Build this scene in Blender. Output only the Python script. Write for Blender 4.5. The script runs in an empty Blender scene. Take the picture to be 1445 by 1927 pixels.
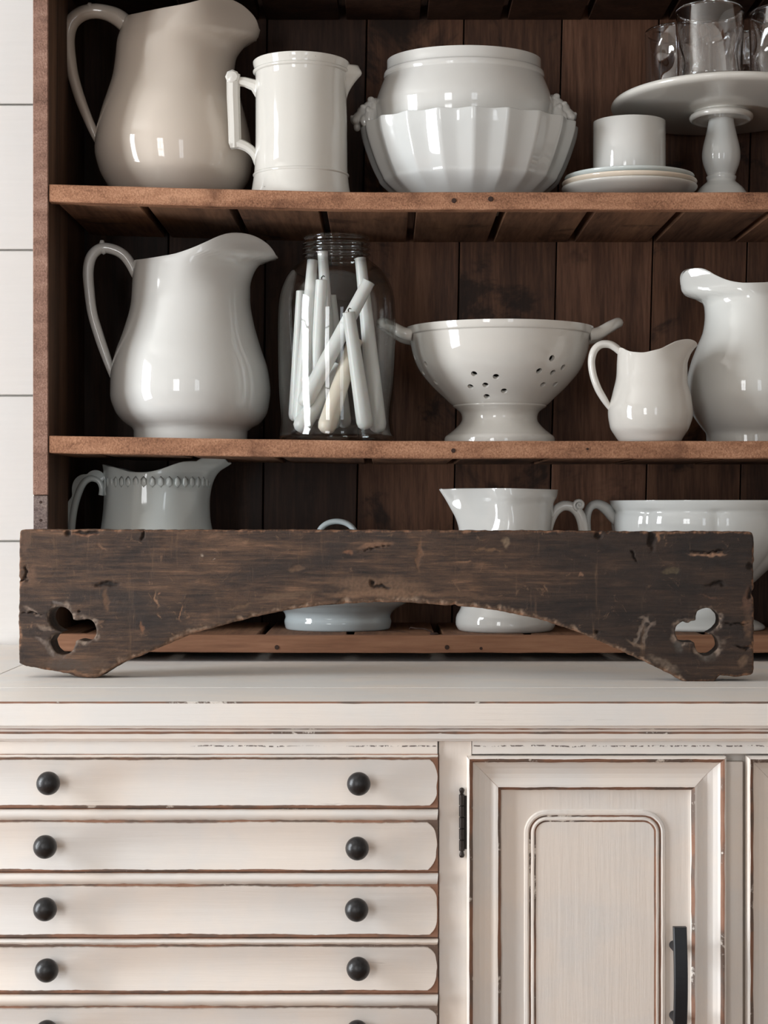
import bpy, bmesh, math, random
import numpy as np
from mathutils import Vector, Matrix, noise

random.seed(7)
sc = bpy.context.scene
COL = sc.collection
F = 3500.0            # focal length in pixels of the 1445x1927 frame
CY = -2.625           # camera y (hutch shelf fronts stand at y = 0)
ZC = 1.1315           # camera height
ZT = 0.92             # worktop height
YF = -0.535           # face of the sideboard
PI = math.pi

# ------------------------------------------------------------------ camera
cam_d = bpy.data.cameras.new('camera')
cam = bpy.data.objects.new('camera', cam_d); COL.objects.link(cam)
cam.location = (0, CY, ZC); cam.rotation_euler = (PI/2, 0, 0)
cam_d.sensor_fit = 'VERTICAL'; cam_d.sensor_height = 36.0; cam_d.sensor_width = 27.0
cam_d.lens = F/1927*36.0
cam_d.clip_start = 0.05
sc.camera = cam
# ------------------------------------------------------------------ world, lights, exposure
w = bpy.data.worlds.new('sky'); sc.world = w; w.use_nodes = True
wn = w.node_tree.nodes; wl = w.node_tree.links
bg = wn['Background']; bg.inputs[0].default_value = (0.62, 0.80, 1.0, 1); bg.inputs[1].default_value = 1.6

def area(name, loc, rot, sx, sy, watts, colr):
    l = bpy.data.lights.new(name, 'AREA'); l.shape = 'RECTANGLE'; l.size = sx; l.size_y = sy
    l.energy = watts; l.color = colr
    o = bpy.data.objects.new(name, l); COL.objects.link(o); o.location = loc; o.rotation_euler = rot
    return o
area('daylight_left_window', (-2.47, -1.20, 1.30), (0, -PI/2, 0), 2.00, 0.80, 120, (0.93, 0.97, 1.0))
area('daylight_rear_window', (-1.45, -4.56, 1.45), (PI/2, 0, 0), .80, 1.70, 36, (1.0, 0.97, 0.94))
area('daylight_second_rear_window', (0.95, -4.56, 1.45), (PI/2, 0, 0), .60, 1.70, 8, (1.0, 0.97, 0.94))
sc.view_settings.view_transform = 'Standard'; sc.view_settings.look = 'None'
sc.view_settings.gamma = 1.0; sc.view_settings.use_curve_mapping = False
sc.view_settings.exposure = -0.08
sc.cycles.use_denoising = True
sc.cycles.max_bounces = 14; sc.cycles.transparent_max_bounces = 24; sc.cycles.transmission_bounces = 12
sc.cycles.caustics_reflective = False; sc.cycles.caustics_refractive = False
sc.cycles.sample_clamp_indirect = 6.0

# ------------------------------------------------------------------ helpers
def P(px, py, y):                      # a photograph pixel seen at depth plane y
    d = y - CY
    return Vector(((px-722.5)*d/F, y, ZC-(py-963.5)*d/F))
def S(y): return (y-CY)/F
ORG = {}
def empty(name, label, cat, loc, group=None):
    o = bpy.data.objects.new(name, None); COL.objects.link(o); o.location = loc
    o.empty_display_size = 0.02
    o['label'] = label; o['category'] = cat
    if group: o['group'] = group
    ORG[o.name] = Vector(loc)
    return o
def tag(o, label, cat, group=None, kind=None):
    o['label'] = label; o['category'] = cat
    if group: o['group'] = group
    if kind: o['kind'] = kind
def link(name, me, mats, parent=None, origin=None, smooth=None):
    """mesh data given in world coordinates; shifted to its parent's (or its own) origin"""
    if not isinstance(mats, (list, tuple)): mats = [mats]
    for m in mats: me.materials.append(m)
    o = bpy.data.objects.new(name, me); COL.objects.link(o)
    if parent is not None:
        o.parent = parent; base = ORG[parent.name]
        if origin is None: me.transform(Matrix.Translation(-base)); ORG[o.name] = base.copy()
        else:
            o.location = Vector(origin)-base; me.transform(Matrix.Translation(-Vector(origin))); ORG[o.name] = Vector(origin)
    else:
        if origin is None: origin = Vector((0, 0, 0))
        o.location = origin; me.transform(Matrix.Translation(-Vector(origin))); ORG[o.name] = Vector(origin)
    if smooth is not None:
        try: me.shade_smooth() if smooth is True else None
        except Exception: pass
    return o
def from_bm(name, bm, mats, parent=None, origin=None, smooth=False, sharp=None):
    me = bpy.data.meshes.new(name)
    bmesh.ops.recalc_face_normals(bm, faces=bm.faces)
    if smooth:
        for f in bm.faces: f.smooth = True
        if sharp:
            for e in bm.edges:
                if len(e.link_faces) == 2 and e.calc_face_angle(0) > sharp: e.smooth = False
    bm.to_mesh(me); bm.free()
    return link(name, me, mats, parent, origin)
def box(bm, x0, x1, y0, y1, z0, z1, mi=0):
    vs = [bm.verts.new((x, y, z)) for x in (x0, x1) for y in (y0, y1) for z in (z0, z1)]
    for q in ((0,1,3,2),(4,6,7,5),(0,4,5,1),(2,3,7,6),(0,2,6,4),(1,5,7,3)):
        f = bm.faces.new([vs[i] for i in q]); f.material_index = mi
    return vs
def boxobj(name, x0, x1, y0, y1, z0, z1, mats, parent=None, origin=None, bev=0.0, seg=1):
    bm = bmesh.new(); box(bm, x0, x1, y0, y1, z0, z1)
    if bev: bmesh.ops.bevel(bm, geom=list(bm.edges), offset=bev, segments=seg, affect='EDGES')
    return from_bm(name, bm, mats, parent, origin)
def crv(pts, n=12):                    # Catmull-Rom through points (any dimension)
    p = [np.array(q, float) for q in pts]
    p = [2*p[0]-p[1]]+p+[2*p[-1]-p[-2]]
    out = []
    for i in range(1, len(p)-2):
        for k in range(n):
            t = k/n
            out.append(0.5*((2*p[i])+(-p[i-1]+p[i+1])*t+(2*p[i-1]-5*p[i]+4*p[i+1]-p[i+2])*t*t+(-p[i-1]+3*p[i]-3*p[i+1]+p[i+2])*t**3))
    out.append(p[-2]); return out
def sstep(a, b, x):
    t = max(0.0, min(1.0, (x-a)/(b-a))); return t*t*(3-2*t)
def rings_mesh(rings, closed_u=True, cap0=True, cap1=True):
    bm = bmesh.new(); R = [[bm.verts.new(v) for v in r] for r in rings]
    n = len(R[0])
    for a, b in zip(R[:-1], R[1:]):
        for i in range(n if closed_u else n-1):
            j = (i+1) % n
            bm.faces.new((a[i], a[j], b[j], b[i]))
    if cap0: bm.faces.new(list(reversed(R[0])))
    if cap1: bm.faces.new(R[-1])
    return bm
def tube(path, rad, n=14, squash=1.0, yaxis=(0, 1, 0)):
    """path: list of 3D points; rad: list of radii; squash scales the section along the fixed side axis"""
    N = len(path); rings = []
    for i, p in enumerate(path):
        p = Vector(p)
        t = Vector(path[min(i+1, N-1)])-Vector(path[max(i-1, 0)])
        t.normalize(); side = Vector(yaxis)
        side = (side-t*side.dot(t)).normalized(); up = t.cross(side).normalized()
        r = rad[i]
        rings.append([p+up*r*math.cos(a)+side*r*squash*math.sin(a) for a in [2*PI*k/n for k in range(n)]])
    return rings_mesh(rings)
def tube_px(pts, y, n=14, squash=1.0, sub=8, dy=None):
    """pts: (px, py, radius_px); swept in plane y"""
    c = crv(pts, sub); path = []; rad = []
    for i, q in enumerate(c):
        path.append(P(q[0], q[1], y)); rad.append(max(q[2], .4)*S(y))
    return tube(path, rad, n, squash)
def lathe(prof, cx, cy, z0=0, n=64, sx=1.0, sy=1.0, mod=None):
    """prof: list of (r, z); radius 0 ends are closed to a point; mod(angle, r, z, k)->(r, z)"""
    rings = []
    for k, (r, z) in enumerate(prof):
        ring = []
        for i in range(n):
            a = 2*PI*i/n; rr, zz = (r, z) if mod is None else mod(a, r, z, k)
            ring.append(Vector((cx+rr*sx*math.cos(a), cy+rr*sy*math.sin(a), z0+zz)))
        rings.append(ring)
    return rings_mesh(rings, cap0=prof[0][0] > 1e-5, cap1=prof[-1][0] > 1e-5)
def weld(bm): bmesh.ops.remove_doubles(bm, verts=bm.verts, dist=1e-6)
def face_out(o):                       # shells: make the normals point away from the middle
    c = sum((Vector(q) for q in o.bound_box), Vector())/8; t = 0.0
    for p in o.data.polygons: t += p.normal.dot((p.center-c)*Vector((1, 1, 0)))*p.area
    if t < 0: o.data.flip_normals()
def mod_solid(o, th, bev=0.0012):
    face_out(o)
    m = o.modifiers.new('wall', 'SOLIDIFY'); m.thickness = th; m.offset = -1; m.use_even_offset = False
    if bev:
        b = o.modifiers.new('lip', 'BEVEL'); b.width = bev; b.segments = 3; b.limit_method = 'ANGLE'; b.angle_limit = 1.1
def bake(o):
    dg = bpy.context.evaluated_depsgraph_get(); ev = o.evaluated_get(dg)
    me = bpy.data.meshes.new_from_object(ev); o.modifiers.clear(); o.data = me
def interp(pts):                       # smooth monotone interpolation: pts (key, value)
    pts = sorted(pts); xs = np.array([p[0] for p in pts], float); ys = np.array([p[1] for p in pts], float)
    h = np.diff(xs); h[h == 0] = 1e-9; dl = np.diff(ys)/h; m = np.zeros(len(xs))
    for i in range(1, len(xs)-1):
        if dl[i-1]*dl[i] > 0: m[i] = 2*dl[i-1]*dl[i]/(dl[i-1]+dl[i])
    m[0] = dl[0]; m[-1] = dl[-1]
    def f(x):
        if x <= xs[0]: return float(ys[0])
        if x >= xs[-1]: return float(ys[-1])
        i = int(np.searchsorted(xs, x)-1); i = max(0, min(i, len(h)-1)); t = (x-xs[i])/h[i]
        return float((2*t**3-3*t*t+1)*ys[i]+(t**3-2*t*t+t)*h[i]*m[i]+(-2*t**3+3*t*t)*ys[i+1]+(t**3-t*t)*h[i]*m[i+1])
    return f

# ------------------------------------------------------------------ materials
def srgb(r, g, b):
    f = lambda c: (c/255/12.92) if c/255 <= .04045 else ((c/255+.055)/1.055)**2.4
    return (f(r), f(g), f(b), 1)
class NT:
    def __init__(s, name):
        s.m = bpy.data.materials.new(name); s.m.use_nodes = True
        s.t = s.m.node_tree; s.N = s.t.nodes; s.L = s.t.links; s.b = s.N['Principled BSDF']
    def n(s, typ, **kw):
        x = s.N.new(typ)
        for k, v in kw.items():
            if k.startswith('i_'):
                x.inputs[int(k[2:]) if k[2:].isdigit() else k[2:].replace('_', ' ')].default_value = v
            else: setattr(x, k, v)
        return x
    def l(s, a, b): s.L.new(a, b)
    def coords(s, scale, rnd=True, rot=(0, 0, 0)):
        tc = s.n('ShaderNodeTexCoord'); mp = s.n('ShaderNodeMapping')
        mp.inputs['Scale'].default_value = scale; mp.inputs['Rotation'].default_value = rot
        if rnd:
            oi = s.n('ShaderNodeObjectInfo'); ml = s.n('ShaderNodeVectorMath', operation='SCALE'); ml.inputs[0].default_value = (7.3, 3.1, 5.7)
            s.l(oi.outputs['Random'], ml.inputs['Scale'])
            ad = s.n('ShaderNodeVectorMath', operation='ADD'); s.l(tc.outputs['Object'], ad.inputs[0]); s.l(ml.outputs[0], ad.inputs[1])
            s.l(ad.outputs[0], mp.inputs[0])
        else: s.l(tc.outputs['Object'], mp.inputs[0])
        return mp.outputs[0]
    def noise(s, vec, scale=1, detail=6, rough=.6, dist=0):
        x = s.n('ShaderNodeTexNoise'); x.inputs['Scale'].default_value = scale; x.inputs['Detail'].default_value = detail
        x.inputs['Roughness'].default_value = rough; x.inputs['Distortion'].default_value = dist; s.l(vec, x.inputs['Vector'])
        return x.outputs['Fac']
    def ramp(s, fac, stops):
        x = s.n('ShaderNodeValToRGB'); e = x.color_ramp.elements
        while len(e) < len(stops): e.new(.5)
        for k, (p, c) in enumerate(stops):
            e[k].position = p; e[k].color = c if len(c) == 4 else (*c, 1)
        s.l(fac, x.inputs[0]); return x.outputs[0]
    def step(s, fac, a, b):
        x = s.n('ShaderNodeMapRange', interpolation_type='SMOOTHSTEP'); x.inputs[1].default_value = a; x.inputs[2].default_value = b
        s.l(fac, x.inputs[0]); return x.outputs[0]
    def mix(s, fac, a, b, mode='MIX'):
        x = s.n('ShaderNodeMix', data_type='RGBA', blend_type=mode)
        if isinstance(fac, float): x.inputs[0].default_value = fac
        else: s.l(fac, x.inputs[0])
        for i, v in ((6, a), (7, b)):
            if isinstance(v, tuple): x.inputs[i].default_value = v
            else: s.l(v, x.inputs[i])
        return x.outputs[2]
    def math(s, op, a, b=None, clamp=False):
        x = s.n('ShaderNodeMath', operation=op, use_clamp=clamp)
        for i, v in enumerate((a, b)):
            if v is None: continue
            if isinstance(v, (int, float)): x.inputs[i].default_value = v
            else: s.l(v, x.inputs[i])
        return x.outputs[0]
    def bump(s, h, dist, strength=1.0, prev=None):
        x = s.n('ShaderNodeBump'); x.inputs['Distance'].default_value = dist; x.inputs['Strength'].default_value = strength
        s.l(h, x.inputs['Height'])
        if prev is not None: s.l(prev, x.inputs['Normal'])
        return x.outputs[0]
    def edge(s, radius):               # 0 on flats, rises near edges
        bv = s.n('ShaderNodeBevel', samples=6); bv.inputs[0].default_value = radius
        g = s.n('ShaderNodeNewGeometry'); d = s.n('ShaderNodeVectorMath', operation='DOT_PRODUCT')
        s.l(bv.outputs[0], d.inputs[0]); s.l(g.outputs['Normal'], d.inputs[1])
        return s.math('SUBTRACT', 1.0, d.outputs['Value'])
    def col(s, v):
        s.l(v, s.b.inputs['Base Color'])
    def set(s, **k):
        for a, v in k.items(): s.b.inputs[a.replace('_', ' ')].default_value = v

def mat_ceramic(name, c, rough=.06, spots=False, lump=.0004):
    s = NT(name); v = s.coords((1, 1, 1)); nz = s.noise(v, 9, 3, .5)
    c2 = tuple(x*.93 for x in c[:3])+(1,)
    base = s.mix(nz, c, c2)
    if spots:
        sp = s.step(s.noise(s.coords((1, 1, 1)), 150, 2, .5), .76, .80)
        base = s.mix(s.math('MULTIPLY', sp, .5), base, srgb(95, 85, 78))
    s.col(base); s.set(Roughness=rough, IOR=1.52, Coat_Weight=.35, Coat_Roughness=.04)
    s.l(s.bump(s.noise(v, 22, 2, .4), lump, .6), s.b.inputs['Normal'])
    return s.m
def mat_wood(name, stops, axis, fine=160, coarse=14, stretch=.07, rough=.75, bumpd=.0006, blotch=None, var=.25):
    sc3 = [1, 1, 1]; sc3['xyz'.index(axis)] = stretch
    s = NT(name); v = s.coords(tuple(sc3))
    a = s.noise(v, coarse, 6, .6, 1.2); b = s.noise(v, fine, 4, .65)
    f = s.math('ADD', s.math('MULTIPLY', a, .62), s.math('MULTIPLY', b, .38))
    c = s.ramp(f, stops)
    oi = s.n('ShaderNodeObjectInfo')
    vr = s.math('ADD', s.math('MULTIPLY', oi.outputs['Random'], var*2), 1-var)
    hv = s.n('ShaderNodeHueSaturation'); s.l(c, hv.inputs['Color']); s.l(vr, hv.inputs['Value']); c = hv.outputs[0]
    if blotch:
        m = s.step(s.noise(s.coords((1, 1, 1)), blotch[0], 5, .65, .5), blotch[1], blotch[1]+.12)
        c = s.mix(s.math('MULTIPLY', m, blotch[3]), c, blotch[2])
    s.col(c); s.set(Roughness=rough); s.b.inputs['Specular IOR Level'].default_value = .25
    s.l(s.bump(f, bumpd, 1.0), s.b.inputs['Normal'])
    return s.m
def mat_fuzzy(name, ca, cb, cc):       # rough-sawn front edges with short fibres
    s = NT(name); v = s.coords((1, 1, 1)); g = s.coords((.25, 1, 1))
    a = s.noise(v, 420, 3, .7); b = s.noise(g, 38, 5, .6, .4); big = s.noise(v, 9, 4, .6)
    f = s.math('ADD', s.math('MULTIPLY', a, .5), s.math('MULTIPLY', b, .5))
    c = s.ramp(f, [(.33, cb), (.5, ca), (.66, cc)])
    c = s.mix(s.step(big, .54, .70), c, cb)
    s.col(c); s.set(Roughness=.9); s.b.inputs['Specular IOR Level'].default_value = .15
    s.l(s.bump(a, .0012, .9), s.b.inputs['Normal']); return s.m
def mat_paint(name, c, axis, wear=.5, edge_r=.0016, tone=.05, thr=.45, dark=.25, band=None):
    sc3 = [1, 1, 1]; sc3['xyz'.index(axis)] = .05
    s = NT(name); v = s.coords((1, 1, 1)); g = s.coords(tuple(sc3))
    n1 = s.noise(v, 7, 4, .6); n2 = s.noise(g, 130, 4, .6)
    warm = (min(1, c[0]*(1+tone)), c[1]*(1), c[2]*(1-tone), 1); cool = (c[0]*(1-tone*.9), c[1]*(1-tone*.7), c[2]*(1-tone*.6), 1)
    base = s.mix(s.step(n1, .35, .65), warm, cool)
    base = s.mix(s.math('MULTIPLY', n2, .16), base, tuple(x*.62 for x in c[:3])+(1,))
    # rubbed-through streaks following the grain
    st = s.noise(g, 45, 6, .72, .6); st2 = s.noise(v, 3.1, 2, .5)
    sm = s.math('MULTIPLY', s.step(st, .64, .69), s.step(st2, .50, .58))
    base = s.mix(s.math('MULTIPLY', sm, dark), base, srgb(70, 58, 52))
    if band:                           # a chain of dark scratches along the middle of a rail
        tc = s.n('ShaderNodeTexCoord'); sp = s.n('ShaderNodeSeparateXYZ'); s.l(tc.outputs['Object'], sp.inputs[0])
        wob = s.math('MULTIPLY', s.math('SUBTRACT', s.noise(s.coords((1, 1, 1), False), 30, 3, .6), .5), .004)
        dz = s.math('ABSOLUTE', s.math('SUBTRACT', s.math('ADD', sp.outputs[2], wob), band))
        bm_ = s.math('MULTIPLY', s.step(dz, .0011, .0004), s.math('MULTIPLY', s.step(s.noise(s.coords((1, 1, 1), False), 190, 4, .7), .47, .53), s.step(s.noise(s.coords((1, 1, 1), False), 5, 2, .5), .44, .52)))
        base = s.mix(s.math('MULTIPLY', bm_, .85), base, srgb(66, 46, 40))
    e = s.edge(edge_r); en = s.noise(s.coords((1, 1, 1)), 60, 5, .7)
    em = s.step(s.math('ADD', s.math('MULTIPLY', e, 1.0), s.math('MULTIPLY', en, .5)), .30+thr*.25, .36+thr*.25)
    em = s.math('MULTIPLY', em, s.step(e, .015, .05))
    wc = s.mix(s.step(s.noise(v, 17, 3, .6), .45, .6), srgb(150, 104, 80), srgb(112, 96, 88))
    c2 = s.mix(s.math('MULTIPLY', em, wear), base, wc)
    s.col(c2); s.set(Roughness=.52); s.b.inputs['Specular IOR Level'].default_value = .35
    s.l(s.bump(n2, .0005, .7), s.b.inputs['Normal']); return s.m
def mat_worn(name, white, amount, la=(168, 120, 94), lb=(116, 98, 88)):     # bare arris: brown and grey wood with scraps of paint left
    s = NT(name); v = s.coords((.5, .5, .5)); n1 = s.noise(v, 26, 4, .6); n2 = s.noise(s.coords((1, 1, 1)), 90, 5, .7)
    wc = s.mix(s.step(n1, .45, .58), srgb(*la), srgb(*lb))
    wc = s.mix(s.math('MULTIPLY', n2, .5), wc, srgb(90, 66, 52))
    f = s.math('ADD', s.math('MULTIPLY', n1, .55), s.math('MULTIPLY', n2, .45))
    c = s.mix(s.step(f, amount, amount+.05), wc, white)
    s.col(c); s.set(Roughness=.7); s.l(s.bump(n2, .0006, .6), s.b.inputs['Normal']); return s.m
def mat_plain(name, c, rough=.5, metal=0.0, bumpd=0, bs=80):
    s = NT(name); v = s.coords((1, 1, 1)); nz = s.noise(v, 40, 4, .6)
    s.col(s.mix(s.math('MULTIPLY', nz, .35), c, tuple(x*.6 for x in c[:3])+(1,)))
    s.set(Roughness=rough, Metallic=metal)
    if bumpd: s.l(s.bump(s.noise(v, bs, 4, .6), bumpd, .8), s.b.inputs['Normal'])
    return s.m

W_GREY = srgb(226, 223, 217)
M = {}
M['cream'] = mat_ceramic('cream glaze', srgb(212, 200, 187))
M['white'] = mat_ceramic('white ironstone glaze', srgb(214, 213, 209))
M['warm'] = mat_ceramic('warm white glaze', srgb(216, 212, 205))
M['cool'] = mat_ceramic('cool white glaze', srgb(216, 218, 216))
M['greyc'] = mat_ceramic('grey white glaze', srgb(226, 226, 221))
M['dish'] = mat_ceramic('blue grey glaze', srgb(180, 188, 190))  # glaze colour lowered to carry the shade the carved board casts
M['blue'] = mat_ceramic('pale blue grey glaze', srgb(200, 206, 204))
M['speck'] = mat_ceramic('speckled white glaze', srgb(214, 211, 204), spots=True)
M['ivory'] = mat_ceramic('ivory glaze', srgb(232, 218, 200))
M['speckgrey'] = mat_ceramic('speckled grey glaze', srgb(205, 212, 210), spots=True)
M['matte'] = mat_ceramic('soft white glaze', srgb(214, 211, 204), rough=.22)
M['back'] = mat_wood('dark back boards', [(.30, srgb(38, 24, 18)), (.47, srgb(84, 56, 41)), (.56, srgb(106, 73, 54)), (.72, srgb(128, 92, 70))], 'z',
                     blotch=(8, .52, srgb(30, 20, 15), .8), rough=.55, fine=220)
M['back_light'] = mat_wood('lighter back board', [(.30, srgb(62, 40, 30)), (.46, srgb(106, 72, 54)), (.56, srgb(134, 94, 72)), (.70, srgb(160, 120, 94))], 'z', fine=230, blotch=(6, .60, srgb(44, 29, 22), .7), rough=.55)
M['back_dark'] = mat_wood('dark boards with shade in tone', [(.30, srgb(26, 17, 13)), (.47, srgb(56, 37, 28)), (.56, srgb(72, 49, 37)), (.72, srgb(92, 64, 49))], 'z', blotch=(7, .56, srgb(32, 21, 17), .65), rough=.55)  # left boards: own darker tone, with the hutch side's shade mixed into the colour
M['side'] = mat_wood('hutch side wood', [(.32, srgb(50, 36, 28)), (.5, srgb(86, 62, 47)), (.7, srgb(112, 84, 64))], 'z', rough=.7)
M['slat'] = mat_wood('shelf slat wood', [(.30, srgb(52, 34, 26)), (.5, srgb(112, 80, 60)), (.7, srgb(144, 106, 80))], 'y', rough=.8,
                     blotch=(9, .55, srgb(50, 34, 27), .7))
M['rail'] = mat_fuzzy('rough sawn rail', srgb(160, 116, 90), srgb(104, 72, 56), srgb(196, 150, 120))
M['railb'] = mat_wood('planed rail', [(.3, srgb(96, 66, 50)), (.5, srgb(132, 94, 72)), (.7, srgb(158, 118, 92))], 'x', rough=.75)
M['stile'] = mat_fuzzy('stile end grain', srgb(142, 110, 96), srgb(100, 76, 66), srgb(174, 142, 126))
M['block'] = mat_fuzzy('grey stile block', srgb(110, 96, 92), srgb(62, 50, 46), srgb(150, 134, 126))
M['black'] = mat_plain('dark gap backing', srgb(24, 16, 13), .9)
M['iron'] = mat_plain('dark iron', srgb(60, 54, 52), .45, .8, .0006)
M['nail'] = mat_plain('rusty nail', srgb(58, 38, 30), .7, .3, .0004)
M['knob'] = mat_plain('black knob', srgb(30, 30, 32), .34, 0, .0004, 300)
M['handle'] = mat_plain('black bar', srgb(24, 28, 34), .5, 0, .0002)
PAINT = srgb(240, 235, 230)
M['paint_x'] = mat_paint('distressed cream paint along x', PAINT, 'x')
M['paint_z'] = mat_paint('distressed cream paint along z', PAINT, 'z')
M['frieze'] = mat_paint('distressed frieze paint', PAINT, 'x', band=ZC-(1404-963.5)*(YF-.006-CY)/F)
M['top'] = mat_paint('worktop paint', srgb(246, 243, 239), 'x', tone=.04)
M['worn'] = mat_worn('worn arris', srgb(222, 214, 205), .565, (156, 114, 92), (116, 102, 93))
M['worn2'] = mat_worn('bare worn wood', srgb(214, 202, 190), .62, (184, 140, 116), (140, 120, 108))
M['shiplap'] = mat_paint('white shiplap paint', srgb(222, 219, 216), 'x', wear=0.0, tone=.01, dark=0.0)
M['wall'] = mat_plain('room wall paint', srgb(222, 217, 210), .8)
M['floor'] = mat_wood('oak floor', [(.3, srgb(96, 72, 54)), (.5, srgb(128, 98, 74)), (.7, srgb(150, 118, 92))], 'x', rough=.5)
M['wax'] = mat_plain('white wax', srgb(228, 228, 226), .35)
M['waxi'] = mat_plain('ivory wax', srgb(230, 218, 202), .35)
for k in ('wax', 'waxi'):
    b = M[k].node_tree.nodes['Principled BSDF']
    b.inputs['Subsurface Weight'].default_value = .25; b.inputs['Subsurface Scale'].default_value = .01
M['wick'] = mat_plain('burnt wick', srgb(28, 24, 22), .9)
def mat_thin_glass(name, tint, ior=1.5, bumpd=0.0):
    s = NT(name); s.N.remove(s.b); out = [n for n in s.N if n.type == 'OUTPUT_MATERIAL'][0]
    tr = s.n('ShaderNodeBsdfTransparent'); tr.inputs[0].default_value = tint
    gl = s.n('ShaderNodeBsdfGlossy'); gl.inputs['Roughness'].default_value = .02
    fr = s.n('ShaderNodeLayerWeight'); fr.inputs[0].default_value = .5
    ff = s.math('ADD', s.math('MULTIPLY', s.math('POWER', fr.outputs['Facing'], 3.2), .75), .04, True)
    mx = s.n('ShaderNodeMixShader'); s.l(ff, mx.inputs[0]); s.l(tr.outputs[0], mx.inputs[1]); s.l(gl.outputs[0], mx.inputs[2])
    nz = s.noise(s.coords((1, 1, 1)), 14, 2, .4); bp = s.bump(nz, .002, .5)
    s.l(bp, gl.inputs['Normal']); s.l(bp, fr.inputs['Normal'])
    s.l(mx.outputs[0], out.inputs[0]); return s.m
M['jar'] = mat_thin_glass('jar glass', (.955, .965, .96, 1))
s = NT('tumbler glass'); s.set(Base_Color=(1, 1, 1, 1), Roughness=.0, IOR=1.46, Transmission_Weight=1.0); M['tumbler'] = s.m; s.set(Coat_Weight=1.0, Coat_IOR=1.7, Coat_Roughness=.01)

# ------------------------------------------------------------------ room shell
X0, X1, Y0, Y1, ZR = -2.40, 3.00, -4.50, 0.345, 2.60
def struct(o, label=None):
    o['kind'] = 'structure'
    if label: o['label'] = label
    return o
def wall_with_hole(name, axis, c0, c1, a0, a1, holes, m):
    """axis 'x': wall slab spans c0..c1 in x and a0..a1 in y; holes are (lo, hi, z0, z1)"""
    bm = bmesh.new()
    def bb(l, h, z0, z1):
        if h-l < 1e-4 or z1-z0 < 1e-4: return
        if axis == 'x': box(bm, c0, c1, l, h, z0, z1)
        else: box(bm, l, h, c0, c1, z0, z1)
    p = a0
    for (l, h, z0, z1) in sorted(holes):
        bb(p, l, 0, ZR); bb(l, h, 0, z0); bb(l, h, z1, ZR); p = h
    bb(p, a1, 0, ZR)
    return struct(from_bm(name, bm, m))
fl = struct(boxobj('floor', X0, X1, Y0, Y1, -.05, 0, M['floor']))
ce = struct(boxobj('ceiling', X0, X1, Y0, Y1, ZR, ZR+.05, M['wall']))
wall_with_hole('wall_left', 'x', X0-.06, X0, Y0, Y1, [(-1.60, -.80, .30, 2.30)], M['wall'])
wall_with_hole('wall_right', 'x', X1, X1+.06, Y0, Y1, [], M['wall'])
wall_with_hole('wall_front', 'y', Y0-.06, Y0, X0, X1, [(-1.85, -1.05, .60, 2.30), (.65, 1.25, .60, 2.30)], M['wall'])
def window(name, axis, c, l, h, z0, z1):
    bm = bmesh.new(); t = .035; ww = .045
    def bb(a, b, p, q):
        if axis == 'x': box(bm, c-t/2, c+t/2, a, b, p, q)
        else: box(bm, a, b, c-t/2, c+t/2, p, q)
    bb(l, l+ww, z0, z1); bb(h-ww, h, z0, z1); bb(l+ww, h-ww, z0, z0+ww); bb(l+ww, h-ww, z1-ww, z1)
    mid = (l+h)/2; bb(mid-.012, mid+.012, z0+ww, z1-ww)
    for k in (1, 2): zz = z0+(z1-z0)*k/3; bb(l+ww, mid-.012, zz-.012, zz+.012); bb(mid+.012, h-ww, zz-.012, zz+.012)
    return struct(from_bm(name, bm, M['wall']))
window('window_1', 'x', X0-.03, -1.60, -.80, .30, 2.30)
window('window_2', 'y', Y0-.03, -1.85, -1.05, .60, 2.30)
window('window_3', 'y', Y0-.03, .65, 1.25, .60, 2.30)
# shiplap wall behind the hutch: a dark backing with boards standing proud of it
wb = boxobj('wall_back', X0, X1, Y1+.012, Y1+.06, 0, ZR, M['wall']); struct(wb)
z = ZC-.0467-.2325*5
sh = None
while z < ZR-.01:
    z0b, z1b = max(z, .0)+.0015, min(z+.2325, ZR)-.0015
    b_ = boxobj('board', X0, X1, Y1, Y1+.012, z0b, z1b, M['shiplap'], wb, origin=(0, Y1, z0b), bev=.001)
    z += .2325

# ------------------------------------------------------------------ hutch
HX0, HX1 = P(63, 0, 0).x, .70
SHT = {'top': ZC+.4511, 'mid': ZC+.1001, 'low': ZC-.1743}
def sdz(which, x):
    px = x*F/2.625+722.5
    a, b, c = {'top': (93, 680, 15), 'mid': (93, 740, 10), 'low': (93, 560, 3), 'roof': (93, 600, 0)}[which]
    t = max(0, min(1, (b-px)/(b-a))); return .00075*c*t**1.15
hutch = empty('hutch', 'dark weathered wooden plate hutch with open shelves of old boards standing on the white worktop', 'hutch', (0.1, .157, ZT))
zsplit = P(0, 932, 0).z
def side(x0, x1):
    bm = bmesh.new(); box(bm, x0, x1, 0.004, .3145, ZT, ZC+.86)
    return from_bm('side_panel', bm, M['side'], hutch)
side(HX0, P(91, 0, 0).x); side(HX1-.021, HX1)
for xa, xb in ((HX0, P(91, 0, 0).x), (HX1-.021, HX1)):
    o = boxobj('stile_edge', xa, xb, -.004, .004, zsplit+.0006, ZC+.86, M['stile'], hutch, bev=.0008)
    o['label'] = 'rough pinkish brown front edge of the side'
    o = boxobj('stile_block', xa+.0004, xb-.0004, -.003, .004, ZT+.001, zsplit-.0006, M['block'], hutch, bev=.0008)
    o['label'] = 'darker grey patched block at the foot of the side'
    for py in (945, 979):
        z = P(0, py, 0).z; bm = bmesh.new()
        bmesh.ops.create_cone(bm, cap_ends=True, segments=12, radius1=.0021, radius2=.0017, depth=.0012, matrix=Matrix.Translation(((xa+xb)/2, -.0033, z)) @ Matrix.Rotation(PI/2, 4, 'X'))
        from_bm('nail', bm, M['nail'], o)
RW = .0245
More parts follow.
